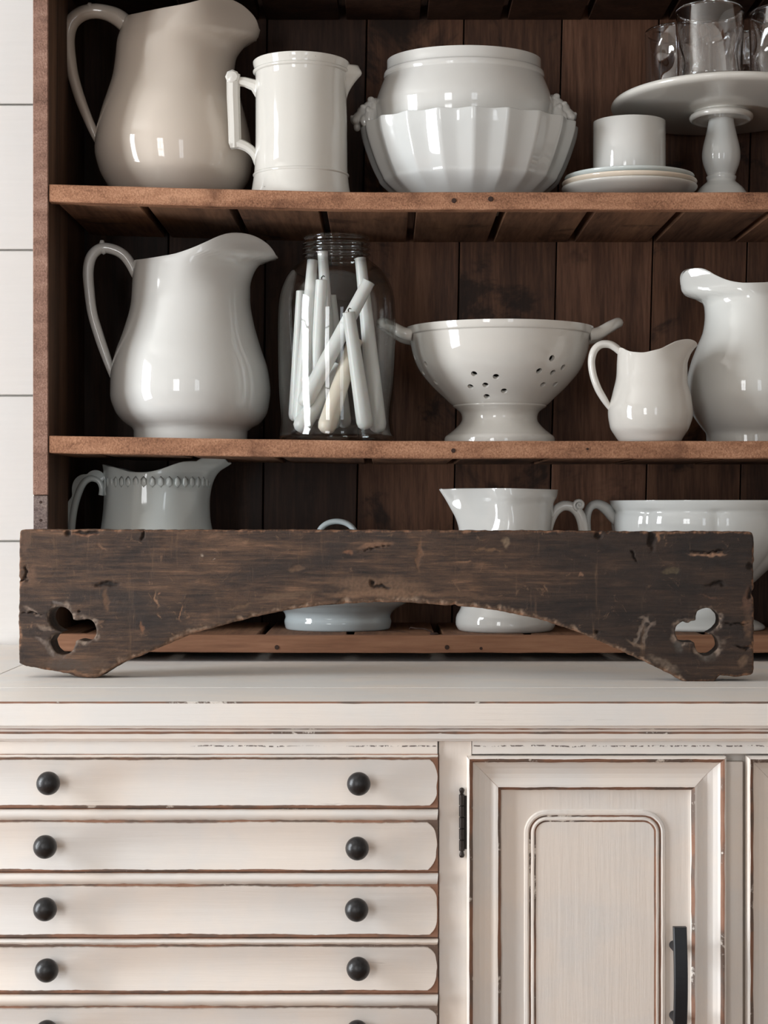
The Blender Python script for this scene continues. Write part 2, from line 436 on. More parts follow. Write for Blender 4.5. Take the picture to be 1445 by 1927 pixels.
def shelf(which, slot0, rail_mat, nails):
    zt = SHT[which]; xs = np.linspace(P(93, 0, 0).x, HX1-.0215, 60)
    bm = bmesh.new(); rings = []
    for x in xs:
        dz = sdz(which, x)+.0005*noise.noise(Vector((x*18, zt*9, 0))); b = .0012
        dy = .0006*noise.noise(Vector((x*30, 3, zt)))
        y0, y1, zz, zb = -.002+dy, .0195, zt+dz, zt+dz-RW+.0006*noise.noise(Vector((x*25, 7, zt)))
        rings.append([Vector(q) for q in ((x, y0+b, zz), (x, y1, zz), (x, y1, zb), (x, y0+b, zb), (x, y0, zb+b), (x, y0, zz-b))])
    r = from_bm('shelf', rings_mesh(rings), rail_mat, hutch, origin=(0, 0, zt))
    r['label'] = 'shelf with a brown front rail over short boards'
    pitch = 168.3*.7557e-3; gap = .0115
    x = (slot0-722.5)*.7557e-3
    while x > HX0: x -= pitch
    k = 0; wd = pitch-gap; base = None
    while x < HX1-.03:
        a, b = max(x+gap/2, P(93, 0, 0).x), min(x+pitch-gap/2, HX1-.022)
        if b-a > .01:
            dz = sdz(which, (a+b)/2)-.0002; tilt = (sdz(which, b)-sdz(which, a))/(b-a)
            bm = bmesh.new(); box(bm, a, b, .0198, .3135, zt-RW, zt)
            bmesh.ops.bevel(bm, geom=list(bm.edges), offset=.001, segments=1, affect='EDGES')
            for v in bm.verts: v.co.z += sdz(which, v.co.x)-.0003
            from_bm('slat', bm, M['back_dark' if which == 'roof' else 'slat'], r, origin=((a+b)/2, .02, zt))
        x += pitch
    for (px, py, rp) in nails:
        p = P(px, py, 0); bm = bmesh.new()
        bmesh.ops.create_cone(bm, cap_ends=True, segments=12, radius1=rp*.00075, radius2=rp*.0006, depth=.0016, matrix=Matrix.Translation((p.x, -.0026, p.z)) @ Matrix.Rotation(PI/2, 4, 'X'))
        from_bm('nail', bm, M['nail'], r)
    return r
shelf('top', 271, M['rail'], [(854, 378, 5), (923, 375, 5.5)])
shelf('mid', 355, M['rail'], [(853, 848, 4.5), (1105, 845, 2.5)])
shelf('low', 490, M['railb'], [(521, 1218, 4.5), (841, 1218, 4.5), (905, 1220, 3)])
SHT['roof'] = ZC+.778+RW
shelf('roof', 300, M['rail'], [])
# back planks, leaning about a degree
seams = [(-42, -40), (140, 138), (318, 315), (501, 495), (687, 672), (870, 855), (1054, 1036), (1236, 1216), (1414, 1393), (1594, 1572)]
def seam_x(s, z):                      # world x of a seam at height z
    yb = .3145; za, zb = P(0, 200, yb).z, P(0, 930, yb).z
    xa, xb = P(s[0], 0, yb).x, P(s[1], 0, yb).x
    return xa+(xb-xa)*(z-za)/(zb-za)
ztb, zbb = ZC+.86, ZT+.001
lo, hi = P(91, 0, 0).x-.021, HX1-.0005
for s0, s1 in zip(seams[:-1], seams[1:]):
    bm = bmesh.new(); g = .0011
    q = [(max(seam_x(s0, z)+g, lo), min(seam_x(s1, z)-g, hi), z) for z in (zbb, ztb)]
    if q[0][1]-q[0][0] < .005: continue
    yy = .3150+random.uniform(-.0003, .0012)
    vs = []
    for (a, b, z) in q:
        vs.append([bm.verts.new(v) for v in ((a, yy, z), (b, yy, z), (b, yy+.010, z), (a, yy+.010, z))])
    for i in range(4):
        bm.faces.new((vs[0][i], vs[0][(i+1) % 4], vs[1][(i+1) % 4], vs[1][i]))
    bm.faces.new(vs[0]); bm.faces.new(vs[1])
    bmesh.ops.bevel(bm, geom=list(bm.edges), offset=.0008, segments=1, affect='EDGES')
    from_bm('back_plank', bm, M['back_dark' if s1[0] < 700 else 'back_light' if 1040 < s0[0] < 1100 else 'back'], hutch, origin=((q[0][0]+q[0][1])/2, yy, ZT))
boxobj('back_sheet', HX0+.001, HX1-.001, .3285, .332, ZT+.002, ZC+.86, M['black'], hutch)
boxobj('top_board', HX0-.02, HX1+.02, -.03, .333, ZC+.861, ZC+.885, M['side'], hutch, bev=.002)

# ------------------------------------------------------------------ sideboard
SX0, SX1 = -.62, .88
sideboard = empty('sideboard', 'long cream painted distressed sideboard with drawers on the left and panelled doors on the right', 'sideboard', ((SX0+SX1)/2, -.1, 0))
body = boxobj('carcass', SX0+.004, SX1-.004, YF+.014, .338, .08, ZT-.031, M['paint_z'], sideboard)
boxobj('plinth', SX0+.03, SX1-.03, YF+.05, .33, 0, .08, M['paint_x'], sideboard)
# worktop: a piece across the left end, boards running along
YFR = -.552; TH = .0268; xs_ = -.5005
def top_plank(x0, x1, y0, y1, front):
    bm = bmesh.new(); c = .0018; n = 90
    rings = []
    for i in range(n+1):
        x = x0+(x1-x0)*i/n; j = .0007*noise.noise(Vector((x*40, y0*9, 1)))+.0004*noise.noise(Vector((x*160, 2, 1)))
        cc = c+abs(j)*1.3
        rings.append([Vector(q) for q in ((x, y0, ZT-TH), (x, y0, ZT-cc), (x, y0+cc, ZT), (x, y1-.0006, ZT), (x, y1, ZT-.0006), (x, y1, ZT-TH))])
    bm = rings_mesh(rings)
    for f in bm.faces:
        nn = f.normal if f.normal.length else Vector((0, 0, 1)); f.normal_update(); nn = f.normal
        if abs(nn.y) > .3 and abs(nn.z) > .3 and front: f.material_index = 1
    return bm
YS = -.385
ct = from_bm('worktop', top_plank(xs_+.0006, SX1+.02, YFR, YS-.0005, True), [M['top'], M['worn']], sideboard)
ct['label'] = 'thick painted worktop of boards with a worn front arris'
from_bm('plank', top_plank(xs_+.0006, SX1+.02, YS+.0005, .343, False), [M['top'], M['worn']], ct)
boxobj('end_plank', SX0-.03, xs_-.0006, YFR, .343, ZT-TH, ZT, M['top'], ct, bev=.001)
# mouldings under the worktop: swept profile along x
def strip(name, prof, x0, x1, mats, segm, parent, n=80, jit=.0004, seed=0):
    """prof: list of (y, z); segm: material index for each profile segment"""
    rings = []
    for i in range(n+1):
        x = x0+(x1-x0)*i/n; r = []
        for k, (y, z) in enumerate(prof):
            j = 0 if k in (0, len(prof)-1) else jit*noise.noise(Vector((x*55, k*3.7, seed)))
            r.append(Vector((x, y+j*.4, z+j)))
        rings.append(r)
    bm = bmesh.new(); R = [[bm.verts.new(v) for v in r] for r in rings]; m = len(prof)
    for a, b in zip(R[:-1], R[1:]):
        for i in range(m):
            j = (i+1) % m; f = bm.faces.new((a[i], a[j], b[j], b[i])); f.material_index = segm[i] if i < len(segm) else 0
    bm.faces.new(R[0]); bm.faces.new(R[-1])
    return from_bm(name, bm, mats, parent)
def zf(py, y=YF): return P(0, py, y).z
yb_ = YF+.016
prof = [(yb_, ZT-TH-.0001), (-.5475, ZT-TH-.0001), (-.5475, zf(1371, -.547)), (-.5455, zf(1373, -.547)), (-.5445, zf(1377, -.545)), (-.5455, zf(1381, -.545)),
        (-.5455, zf(1390, -.545)), (-.543, zf(1395, -.543)), (yb_, zf(1395, -.543))]
strip('cornice_moulding', prof, SX0-.01, SX1+.01, [M['paint_x'], M['worn']], [0, 0, 1, 0, 1, 0, 0, 0, 0], sideboard, 120, .0005, 3)
zr0 = zf(1419, YF-.006)
strip('frieze_rail', [(yb_, zf(1395, -.543)-.0001), (YF-.006, zf(1395, -.543)-.0001), (YF-.006, zr0), (yb_, zr0)], -.46, P(823, 0, YF).x, [M['frieze']], [0]*4, sideboard, 60, .0003, 5)
strip('frieze_rail', [(yb_, zf(1395, -.543)-.0001), (YF-.005, zf(1395, -.543)-.0001), (YF-.005, zr0), (yb_, zr0)], P(888, 0, YF).x, SX1-.08, [M['frieze']], [0]*4, sideboard, 60, .0003, 8)
ZB = .10
def fx(px, y=YF): return P(px, 0, y).x
o = boxobj('stile', fx(825.5), fx(887), YF-.0035, yb_, ZB, zf(1395, -.543)-.0002, M['paint_z'], sideboard, bev=.0006)
boxobj('stile', SX0+.002, -.4695, YF, yb_, ZB, zf(1395, -.543)-.0002, M['paint_z'], sideboard, bev=.0006)
boxobj('stile', fx(1366), fx(1399), YF+.003, yb_, ZB, zf(1434), M['paint_z'], sideboard, bev=.0006)
boxobj('stile', fx(1890), SX1-.002, YF, yb_, ZB, zf(1395, -.543)-.0002, M['paint_z'], sideboard, bev=.0006)
boxobj('bottom_rail', SX0+.002, SX1-.002, YF+.001, yb_, .08, ZB-.0002, M['paint_x'], sideboard, bev=.0006)
# drawers
kb = bmesh.new()
kp = [(.0001, -.0001), (.0062, 0), (.0062, -.004), (.0052, -.008), (.0060, -.011), (.0098, -.0145), (.0124, -.018), (.0131, -.022), (.0126, -.0265), (.0104, -.0305), (.0070, -.0330), (.0034, -.0343), (.0001, -.0346)]
kb = lathe([(r, z) for r, z in kp], 0, 0, 0, 40)
kb.transform(Matrix.Rotation(-PI/2, 4, 'X')); weld(kb)
for v in kb.verts: pass
knob_me = bpy.data.meshes.new('knob'); bmesh.ops.recalc_face_normals(kb, faces=kb.faces)
for f in kb.faces: f.smooth = True
kb.to_mesh(knob_me); kb.free()
if min(v.co.y for v in knob_me.vertices) > -.02: knob_me.transform(Matrix.Scale(-1, 4, (0, 1, 0))); knob_me.flip_normals()
knob_me.materials.append(M['knob'])
rows = [(1417, 1519, 1427, 1512), (1519, 1638.5, 1545, 1632), (1638.5, 1761.5, 1665, 1753), (1761.5, 1866, 1778, 1858), (1866, 1988, 1893, 1980)]
while rows[-1][1] < 2680:
    a = rows[-1][1]; rows.append((a, a+119, a+26, a+113))
knobs = [((91, 1474), (675, 1475)), ((85, 1593.5), (672, 1596.5)), ((85, 1711), (671, 1712)), ((88, 1826), (674, 1823)), ((88, 1942), (672, 1942))]
DXL, DXR = -.4685, fx(824)
places = ['topmost of the stack', 'second from the top', 'third from the top', 'fourth from the top', 'fifth from the top']
for k, (ya, yb2, fa, fb) in enumerate(rows):
    za, zb2 = zf(ya)-.0003, zf(yb2)+.0003
    if zb2 < ZB+.002: zb2 = ZB+.002
    # the drawer body: bare worn wood plate
    bm = bmesh.new(); box(bm, DXL, DXR, YF-.0078, yb_, zb2, za)
    bmesh.ops.bevel(bm, geom=list(bm.edges), offset=.0006, segments=1, affect='EDGES')
    d = from_bm('drawer', bm, M['worn2'], sideboard, origin=((DXL+DXR)/2, YF, zb2))
    # moulded bead along the top of the drawer
    zl0, zl1 = za-.0008, zf(fa-4)
    h = max(zl0-zl1, .003)
    rings = []; n = 110
    prof = [(YF-.0070, 0), (YF-.0105, 0), (YF-.0130, .18), (YF-.0142, .45), (YF-.0130, .75), (YF-.0100, .97), (YF-.0070, 1)]
    for i in range(n+1):
        x = DXL+(DXR-DXL)*i/n; r = []
        for q, (y, t) in enumerate(prof):
            j = .0007*noise.noise(Vector((x*60, k*5.1, .2)))+.0005*noise.noise(Vector((x*260, k*5.1, 4)))
            r.append(Vector((x-(.0012*t if i == n else 0), y, zl0-h*t+(j if t > .8 else j*.3))))
        rings.append(r)
    bmb = rings_mesh(rings)
    from_bm('bead', bmb, M['paint_x'], d, smooth=True, sharp=.8)
    # concave field with bowed right end
    zt_, zb_ = zf(fa), zf(fb); nz, nx = 16, 120; G = []
    zc_, hh = (zt_+zb_)/2, (zt_-zb_)/2
    for a in range(nz+1):
        t = a/nz*2-1; row = []
        zz = zc_-hh*t
        cut = .0012+.0085*abs(t)**4.5+.0016*noise.noise(Vector((k*9, t*2.2, 3)))
        xr = DXR-cut-(.0022 if k % 2 else 0)*abs(t); xl = DXL+cut
        yy = YF-.0134+.0050*math.cos(t*PI/2*.95)-.0010*t
        for b in range(nx+1):
            u = b/nx; x = xl+(xr-xl)*u
            j = (.0013*noise.noise(Vector((x*16, k*4.4, t)))+.0006*noise.noise(Vector((x*150, k, t)))) if a in (0, nz) else 0
            row.append(Vector((x, yy, zz+j)))
        G.append(row)
    bmf = bmesh.new(); V = [[bmf.verts.new(p) for p in row] for row in G]
    for a in range(nz):
        for b in range(nx): bmf.faces.new((V[a][b], V[a+1][b], V[a+1][b+1], V[a][b+1])).smooth = True
    bnd = [e for e in bmf.edges if e.is_boundary]
    ex = bmesh.ops.extrude_edge_only(bmf, edges=bnd)['geom']
    for g_ in ex:
        if isinstance(g_, bmesh.types.BMVert): g_.co.y = YF-.0074
        if isinstance(g_, bmesh.types.BMFace): g_.smooth = False
    bmesh.ops.recalc_face_normals(bmf, faces=bmf.faces)
    if V[3][3].normal.y > 0: bmesh.ops.reverse_faces(bmf, faces=bmf.faces)
    me = bpy.data.meshes.new('cove_panel')
    for e in bmf.edges:
        if len(e.link_faces) == 2 and e.calc_face_angle(0) > .7: e.smooth = False
    bmf.to_mesh(me); bmf.free()
    link('cove_panel', me, M['paint_x'], d)
    kk = knobs[k] if k < len(knobs) else ((86, (fa+fb)/2+2), (672, (fa+fb)/2+2))
    for (px, py) in kk:
        p = P(px, py, YF-.030)
        o = bpy.data.objects.new('knob', knob_me); COL.objects.link(o); o.parent = d
        p.y = YF-.0080; o.location = p-ORG[d.name]; o.rotation_euler = (0, random.uniform(0, 6), 0); ORG[o.name] = p
# doors
def door(px0, px1, handle, hinge):
    x0, x1 = fx(px0), fx(px1); z1 = zf(1421); z0 = ZB+.002
    bm = bmesh.new(); box(bm, x0+.004, x1-.004, YF-.0025, yb_-.001, z0+.004, z1-.004)
    d = from_bm('door', bm, M['paint_z'], sideboard, origin=(x0, YF, z0))
    prof = [(0, 0), (0, 13), (.8, 15.6), (2.4, 16.4), (4.4, 15.6), (6.4, 12.8), (9, 10.0), (14, 7.2), (20, 5.8), (25, 6.2), (29, 8.0), (32, 9.6), (34.6, 10.0), (36.6, 8.2), (38.0, 6.2), (38.2, 2.4)]
    seg = [0, 0, 0, 1, 1, 0, 0, 0, 0, 0, 0, 0, 1, 1, 0, 0]
    for sd in range(4):
        L = (x1-x0) if sd in (0, 2) else (z1-z0); n = 70
        bm = bmesh.new(); R = []
        for i in range(n+1):
            t = i/n; r = []
            for q, (a, pr) in enumerate(prof):
                a_ = a/1000; s_ = a_+(L-2*a_)*t; s_ += (.0001 if t < .5 else -.0001)*(1 if i in (0, n) else 0)
                j = .0006*noise.noise(Vector((s_*38, sd*4+q*.8+px0, 1)))+.0003*noise.noise(Vector((s_*190, sd*4+q, 1))) if seg[q] or seg[q-1] else 0
                if i in (0, n): j = 0
                y = YF-pr/1000; a2 = a_+j
                if sd == 0: v = (x0+s_, y, z1-a2)
                elif sd == 2: v = (x0+s_, y, z0+a2)
                elif sd == 1: v = (x0+a2, y, z0+s_)
                else: v = (x1-a2, y, z0+s_)
                r.append(bm.verts.new(v))
            R.append(r)
        m = len(prof)
        for a, b in zip(R[:-1], R[1:]):
            for i in range(m):
                j = (i+1) % m; f = bm.faces.new((a[i], a[j], b[j], b[i])); f.material_index = seg[i]
        bm.faces.new(R[0]); bm.faces.new(R[-1])
        from_bm('moulding', bm, [M['paint_x'] if sd in (0, 2) else M['paint_z'], M['worn']], d)
    # raised panel with a double bead, corners rounded
    ax0, ax1, az1, az0 = x0+(985-878)*.597e-3, x1-(1362-1252)*.597e-3, zf(1523), z0+.062
    def rr(ins, y, rad):
        pts = []; X0_, X1_, Z0_, Z1_ = ax0+ins, ax1-ins, az0+ins, az1-ins; rad = max(rad-ins, .006); K = 10
        cor = [(X1_-rad, Z1_-rad, 0), (X0_+rad, Z1_-rad, PI/2), (X0_+rad, Z0_+rad, PI), (X1_-rad, Z0_+rad, 1.5*PI)]
        for ci, (cx_, cz_, a0) in enumerate(cor):
            for q in range(K+1):
                a = a0+PI/2*q/K; pts.append((cx_+rad*math.cos(a), cz_+rad*math.sin(a)))
            nx_ = cor[(ci+1) % 4]; pe = pts[-1]; a = nx_[2]; ps = (nx_[0]+rad*math.cos(a), nx_[1]+rad*math.sin(a))
            m_ = 60 if ci in (0, 2) else 40
            for q in range(1, m_):
                pts.append((pe[0]+(ps[0]-pe[0])*q/m_, pe[1]+(ps[1]-pe[1])*q/m_))
        out = []
        for (a, b) in pts:
            j = .0004*noise.noise(Vector((a*60, b*60, ins*900+px0)))+.0003*noise.noise(Vector((a*240, b*240, ins*900)))
            out.append(Vector((a+j, y, b+j)))
        return out
    lv = [(0, 2.3), (.0015, 4.4), (.0042, 4.9), (.0060, 4.2), (.0068, 2.9), (.0078, 2.9), (.0086, 4.6), (.0100, 5.2), (.0116, 5.0), (.0124, 4.0), (.0136, 3.8)]
    sg = [0, 0, 0, 1, 1, 0, 0, 0, 1, 1]
    bm = bmesh.new(); R = [[bm.verts.new(p) for p in rr(i_, YF-h_/1000, .026)] for i_, h_ in lv]; n = len(R[0])
    for li, (a, b) in enumerate(zip(R[:-1], R[1:])):
        for i in range(n):
            f = bm.faces.new((a[i], a[(i+1) % n], b[(i+1) % n], b[i])); f.material_index = sg[li]
    bm.faces.new(R[-1])
    bmesh.ops.recalc_face_normals(bm, faces=bm.faces)
    pn = from_bm('raised_panel', bm, [M['paint_z'], M['worn']], d)
    if pn.data.polygons[-1].normal.y > 0: pn.data.flip_normals()
    if hinge is not None:
        px = hinge; zs0, zs1 = zf(1600), zf(1493); cx_ = fx(px); yh = YF-.0055
        prof = [(.0001, -.0075), (.0022, -.0068), (.0030, -.0045), (.0022, -.0018), (.0017, 0)]
        L = zs1-zs0; kn = 5; pr = [(.0017, 0)]
        for i in range(kn):
            a, b = L*i/kn, L*(i+1)/kn
            pr += [(.0020, a+.0002), (.0031, a+.0007), (.0031, b-.0007), (.0020, b-.0002)]
        pr = prof+pr[1:]+[(.0017, L), (.0022, L+.0018), (.0030, L+.0045), (.0022, L+.0068), (.0001, L+.0075)]
        bm = lathe(pr, cx_, yh, zs0, 20); weld(bm)
        box(bm, cx_, x0+.0002, YF-.004, YF-.0004, zs0+.002, zs1-.002)
        from_bm('hinge', bm, M['iron'], d, smooth=True, sharp=.6)
    if handle is not None:
        xa, xb = fx(handle[0], YF-.03), fx(handle[1], YF-.03); zt_ = P(0, 1745, YF-.03).z; zb_ = P(0, 1952, YF-.03).z
        bm = bmesh.new(); n = 16; rings = []
        for i in range(n+1):
            t = i/n; z = zt_+(zb_-zt_)*t; yo = YF-.024-.008*math.sin(PI*t)
            rings.append([Vector(v) for v in ((xa+.001, yo-.007, z), (xb-.001, yo-.007, z), (xb, yo-.006, z), (xb, yo, z), (xa, yo, z), (xa, yo-.006, z))])
        hb = rings_mesh(rings)
        hd = from_bm('handle', hb, M['handle'], d)
        for pz in (1785, 1918):
            z = P(0, pz, YF-.02).z; cx_ = (xa+xb)/2-.003; bm = bmesh.new()
            bmesh.ops.create_cone(bm, cap_ends=True, segments=16, radius1=.005, radius2=.004, depth=.026, matrix=Matrix.Translation((cx_, YF-.0155, z)) @ Matrix.Rotation(PI/2, 4, 'X'))
            from_bm('handle_post', bm, M['handle'], hd)
    return d
door(878, 1362.5, (1267, 1292), 868.5)
door(1402.5, 1887, None, None)

# ------------------------------------------------------------------ old carved board in front of the hutch
BY = lambda px: -.26-.045*(px-155)/1180.0     # the board is set slightly askew: nearer on the right
def PB(px, py):                               # pixel on the board's plane, in (u, z) and world
    d = 2.625+BY(px)
    for _ in range(3): d = 2.625+BY(px)
    return Vector(((px-722.5)*d/F, d+CY, ZC-(py-963.5)*d/F))
outline = [(36, 1003), (39, 997), (60, 996), (120, 997), (128, 998), (133, 996), (240, 997), (262, 997), (267, 999), (271, 997), (420, 997), (700, 997.5), (860, 998), (1000, 998.5),
  (1122, 999), (1127, 1003), (1131, 999.5), (1140, 999.5), (1143, 1003), (1147, 999.5), (1218, 1000), (1300, 1000), (1408, 1000.5), (1415, 1003), (1418, 1010),
  (1419, 1057), (1417.5, 1058), (1417.5, 1072), (1418, 1073), (1418, 1107), (1415, 1118), (1418, 1127), (1418.5, 1172), (1400, 1173), (1418.5, 1174.5), (1418.5, 1216), (1404, 1217), (1418, 1218.5), (1418.5, 1258), (1417, 1268),
  (1405, 1272), (1385, 1274), (1368, 1272), (1353, 1271.5), (1350, 1276), (1345, 1281.5), (1320, 1282.5), (1299, 1283.5), (1282, 1281.5), (1267, 1272), (1248, 1262), (1228, 1253), (1208, 1243), (1188, 1234), (1156, 1220),
  (1127, 1206), (1090, 1191), (1071, 1184), (1046, 1176), (1021, 1167), (996, 1161), (971, 1156), (946, 1151), (921, 1147), (890, 1143), (862, 1141), (855, 1137), (848, 1139), (835, 1140), (812, 1137), (795, 1136), (760, 1134), (720, 1133), (680, 1134), (640, 1136.5),
  (600, 1140), (563, 1145), (530, 1150), (492, 1158), (463, 1165), (435, 1172), (396, 1183), (358, 1194), (322, 1209), (287, 1224), (258, 1237), (230, 1247), (212, 1258), (197, 1267), (188, 1273), (179, 1275.5), (162, 1275), (148, 1274),
  (128, 1268), (118, 1267), (112, 1264), (92, 1262), (74, 1258), (60, 1256), (45, 1252), (36, 1249), (35, 1220), (36, 1195), (34.5, 1160), (36, 1120), (35.5, 1095), (38, 1093), (38, 1088), (35.5, 1086), (36, 1050)]
holeL = [(x/3.803, 980+y/3.803) for x, y in [(345, 700), (350, 660), (372, 632), (400, 618), (430, 615), (465, 622), (490, 638), (512, 665), (524, 706), (545, 712), (575, 711), (600, 708), (622, 703), (650, 712), (676, 738), (690, 775), (688, 812), (670, 842), (640, 862), (610, 867), (580, 858), (560, 853), (540, 858), (536, 890), (522, 922), (495, 948), (455, 962), (415, 953), (380, 928), (362, 895), (357, 862), (372, 832), (395, 812), (430, 800), (438, 795), (405, 783), (372, 762), (350, 730)]]
holeR = [(1090+x/4.07, 980+y/4.07) for x, y in [(892, 765), (890, 728), (905, 695), (935, 675), (965, 668), (1005, 672), (1040, 692), (1064, 722), (1074, 760), (1066, 798), (1045, 828), (1015, 850), (985, 862), (1020, 872), (1050, 895), (1066, 930), (1064, 970), (1045, 1004), (1010, 1026), (965, 1034), (925, 1020), (900, 995), (888, 965), (884, 938), (855, 930), (820, 930), (785, 930), (755, 915), (738, 880), (735, 840), (748, 805), (775, 780), (810, 768), (815, 780), (840, 782), (850, 768)]]
BT = .043
bdir = Vector((1, 0, 0)); pA, pB = PB(155, 1000), PB(1335, 1000); bdir = (pB-pA); bdir.z = 0; bdir.normalize()
bang = math.atan2(bdir.y, bdir.x); borg = Vector((PB(722.5, 0).x, PB(722.5, 0).y, ZT))
def to_uz(px, py):
    # intersect the view ray with the board plane
    dx = (px-722.5)/F; n = Vector((-bdir.y, bdir.x))
    c = Vector((0, CY)); dvec = Vector((dx, 1.0)); t = (Vector((borg.x, borg.y))-c).dot(n)/dvec.dot(n)
    q = c+dvec*t; u = (q-Vector((borg.x, borg.y))).dot(Vector((bdir.x, bdir.y)))
    return (u, ZC-(py-963.5)*t/F-ZT)
def dense(pts, step, jit, seed):
    out = []
    n = len(pts)
    for i in range(n):
        a, b = np.array(pts[i]), np.array(pts[(i+1) % n]); L = np.linalg.norm(b-a); m = max(1, int(L/step))
        for k in range(m):
            p = a+(b-a)*k/m; s_ = jit*(1.0 if p[1] > 40/1000 or True else 1)
            jx = noise.noise(Vector((p[0]*130, p[1]*130, seed))); jz = noise.noise(Vector((p[0]*130+50, p[1]*130, seed)))
            jx += .6*noise.noise(Vector((p[0]*420, p[1]*420, seed))); jz += .6*noise.noise(Vector((p[0]*420+9, p[1]*420, seed)))
            out.append((p[0]+jx*s_, p[1]+jz*s_))
    return out
def board_curve():
    cu = bpy.data.curves.new('cut', 'CURVE'); cu.dimensions = '2D'; cu.fill_mode = 'BOTH'
    cu.extrude = BT/2-.0012; cu.bevel_depth = .0012; cu.bevel_resolution = 1; cu.offset = -.0012
    for pts, st, jt, sd in ((outline, .0022, .0009, 1), (holeL, .0016, .0009, 5), (holeR, .0016, .0009, 9)):
        pp = dense([to_uz(*q) for q in pts], st, jt, sd)
        sp = cu.splines.new('POLY'); sp.points.add(len(pp)-1)
        for i, (a, b) in enumerate(pp): sp.points[i].co = (a, max(b, .0) if True else b, 0, 1)
        sp.use_cyclic_u = True
    o = bpy.data.objects.new('cut', cu); COL.objects.link(o)
    me = bpy.data.meshes.new_from_object(o.evaluated_get(bpy.context.evaluated_depsgraph_get()))
    bpy.data.objects.remove(o); return me
bme = board_curve()
bm = bmesh.new(); bm.from_mesh(bme); bmesh.ops.remove_doubles(bm, verts=bm.verts, dist=.00005)
bm.transform(Matrix.Rotation(PI/2, 4, 'X')); bm.transform(Matrix.Translation((0, BT/2, 0)))
mz = min(v.co.z for v in bm.verts)
for v in bm.verts: v.co.z -= mz*(1-min(1, v.co.z/.05)) if v.co.z < .05 else 0
bmesh.ops.recalc_face_normals(bm, faces=bm.faces)
me = bpy.data.meshes.new('carved_board'); bm.to_mesh(me); bm.free()
to_ = bpy.data.objects.new('cut', me); COL.objects.link(to_)
rm = to_.modifiers.new('r', 'REMESH'); rm.mode = 'VOXEL'; rm.voxel_size = .00150; rm.use_smooth_shade = True
bpy.context.view_layer.update(); bake(to_); me = to_.data; me.name = 'carved_board'; bpy.data.objects.remove(to_)
nv_ = len(me.vertices); co = np.empty(nv_*3, dtype=np.float32); me.vertices.foreach_get('co', co); co = co.reshape(-1, 3)
front = co[:, 1] < .004
N3 = lambda p, s_, o_=0.0: noise.noise(Vector((p[0]*s_+o_, p[1]*s_, p[2]*s_+o_)))
wx = np.array([N3(p, 70)+.6*N3(p, 190, 5) for p in co])*.0042; wz = np.array([N3(p, 70, 31)+.6*N3(p, 190, 37) for p in co])*.0036
n_f = np.array([N3(p, 300, 3) for p in co]); n_m = np.array([N3(p, 90, 11) for p in co]); n_l = np.array([N3(p, 26, 17) for p in co])
rgb = np.zeros((nv_, 4), dtype=np.float32); dep = np.zeros(nv_, dtype=np.float32)
def ss(a_, b_, x_):
    t = np.clip((x_-a_)/(b_-a_), 0, 1); return t*t*(3-2*t)
def put(m, cc):
    global rgb
    lin = np.array(srgb(*cc)[:3], dtype=np.float32); m = m[:, None]
    A = rgb[:, 3:4]; out = A*(1-m)+m
    rgb[:, :3] = np.where(out > 1e-5, (rgb[:, :3]*A*(1-m)+lin*m)/np.maximum(out, 1e-5), rgb[:, :3]); rgb[:, 3:4] = out
def mask(px, py, rx, ry_, an, soft=1.0):
    u, z_ = to_uz(px, py); k_ = .00067; a_ = math.radians(an); dx = co[:, 0]+wx-u; dz = co[:, 2]+wz-z_
    x1 = dx*math.cos(a_)-dz*math.sin(a_); z1 = dx*math.sin(a_)+dz*math.cos(a_)
    r_ = np.sqrt((x1/(rx*k_))**2+(z1/(ry_*k_))**2); return (1-ss(.55*soft, 1.25, r_))*front
# crumbled rims round the cutouts and along the arch
def rim(pts, wid, lo=None):
    q = np.array(dense([to_uz(*p) for p in pts], .004, 0, 1), dtype=np.float32); d = np.full(nv_, 9.0, dtype=np.float32)
    P2 = co[:, [0, 2]]
    for i0 in range(0, len(q), 40):
        blk = q[i0:i0+40]; dd = ((P2[:, None, :]-blk[None])**2).sum(2).min(1); d = np.minimum(d, dd)
    return np.sqrt(d)
ia, ib = outline.index((1282, 1281.5)), outline.index((179, 1275.5))
d_arch = rim(outline[ia:ib+1], .01); d_arch = np.where(co[:, 2] > .0, d_arch, 9)
d_hole = np.minimum(rim(holeL, .01), rim(holeR, .01)); d_all = rim(outline, .01)
def crust(d, wd, amt, cc, c2):
    w_ = wd*(1+.9*n_m+.7*n_l); m = (1-ss(.3, 1.0, d/np.maximum(w_, .0006)))*front
    put(m*amt*(.55+.45*ss(-.2, .3, n_f)), cc); put(m*amt*ss(.05, .35, n_m+.5*n_f), c2); return m
m1 = crust(d_arch, .0062, .85, (132, 104, 84), (176, 150, 128)); m2 = crust(d_hole, .0060, .8, (112, 98, 88), (158, 138, 122)); m3 = crust(d_all, .0030, .8, (128, 90, 66), (160, 118, 90))
dep += m1*(.0006+.0022*np.clip(n_m+.5*n_f+.25, 0, 1))+m2*(.0004+.0018*np.clip(n_m+.5*n_f+.2, 0, 1))+m3*(.0014*np.clip(n_m+.2, 0, 1))
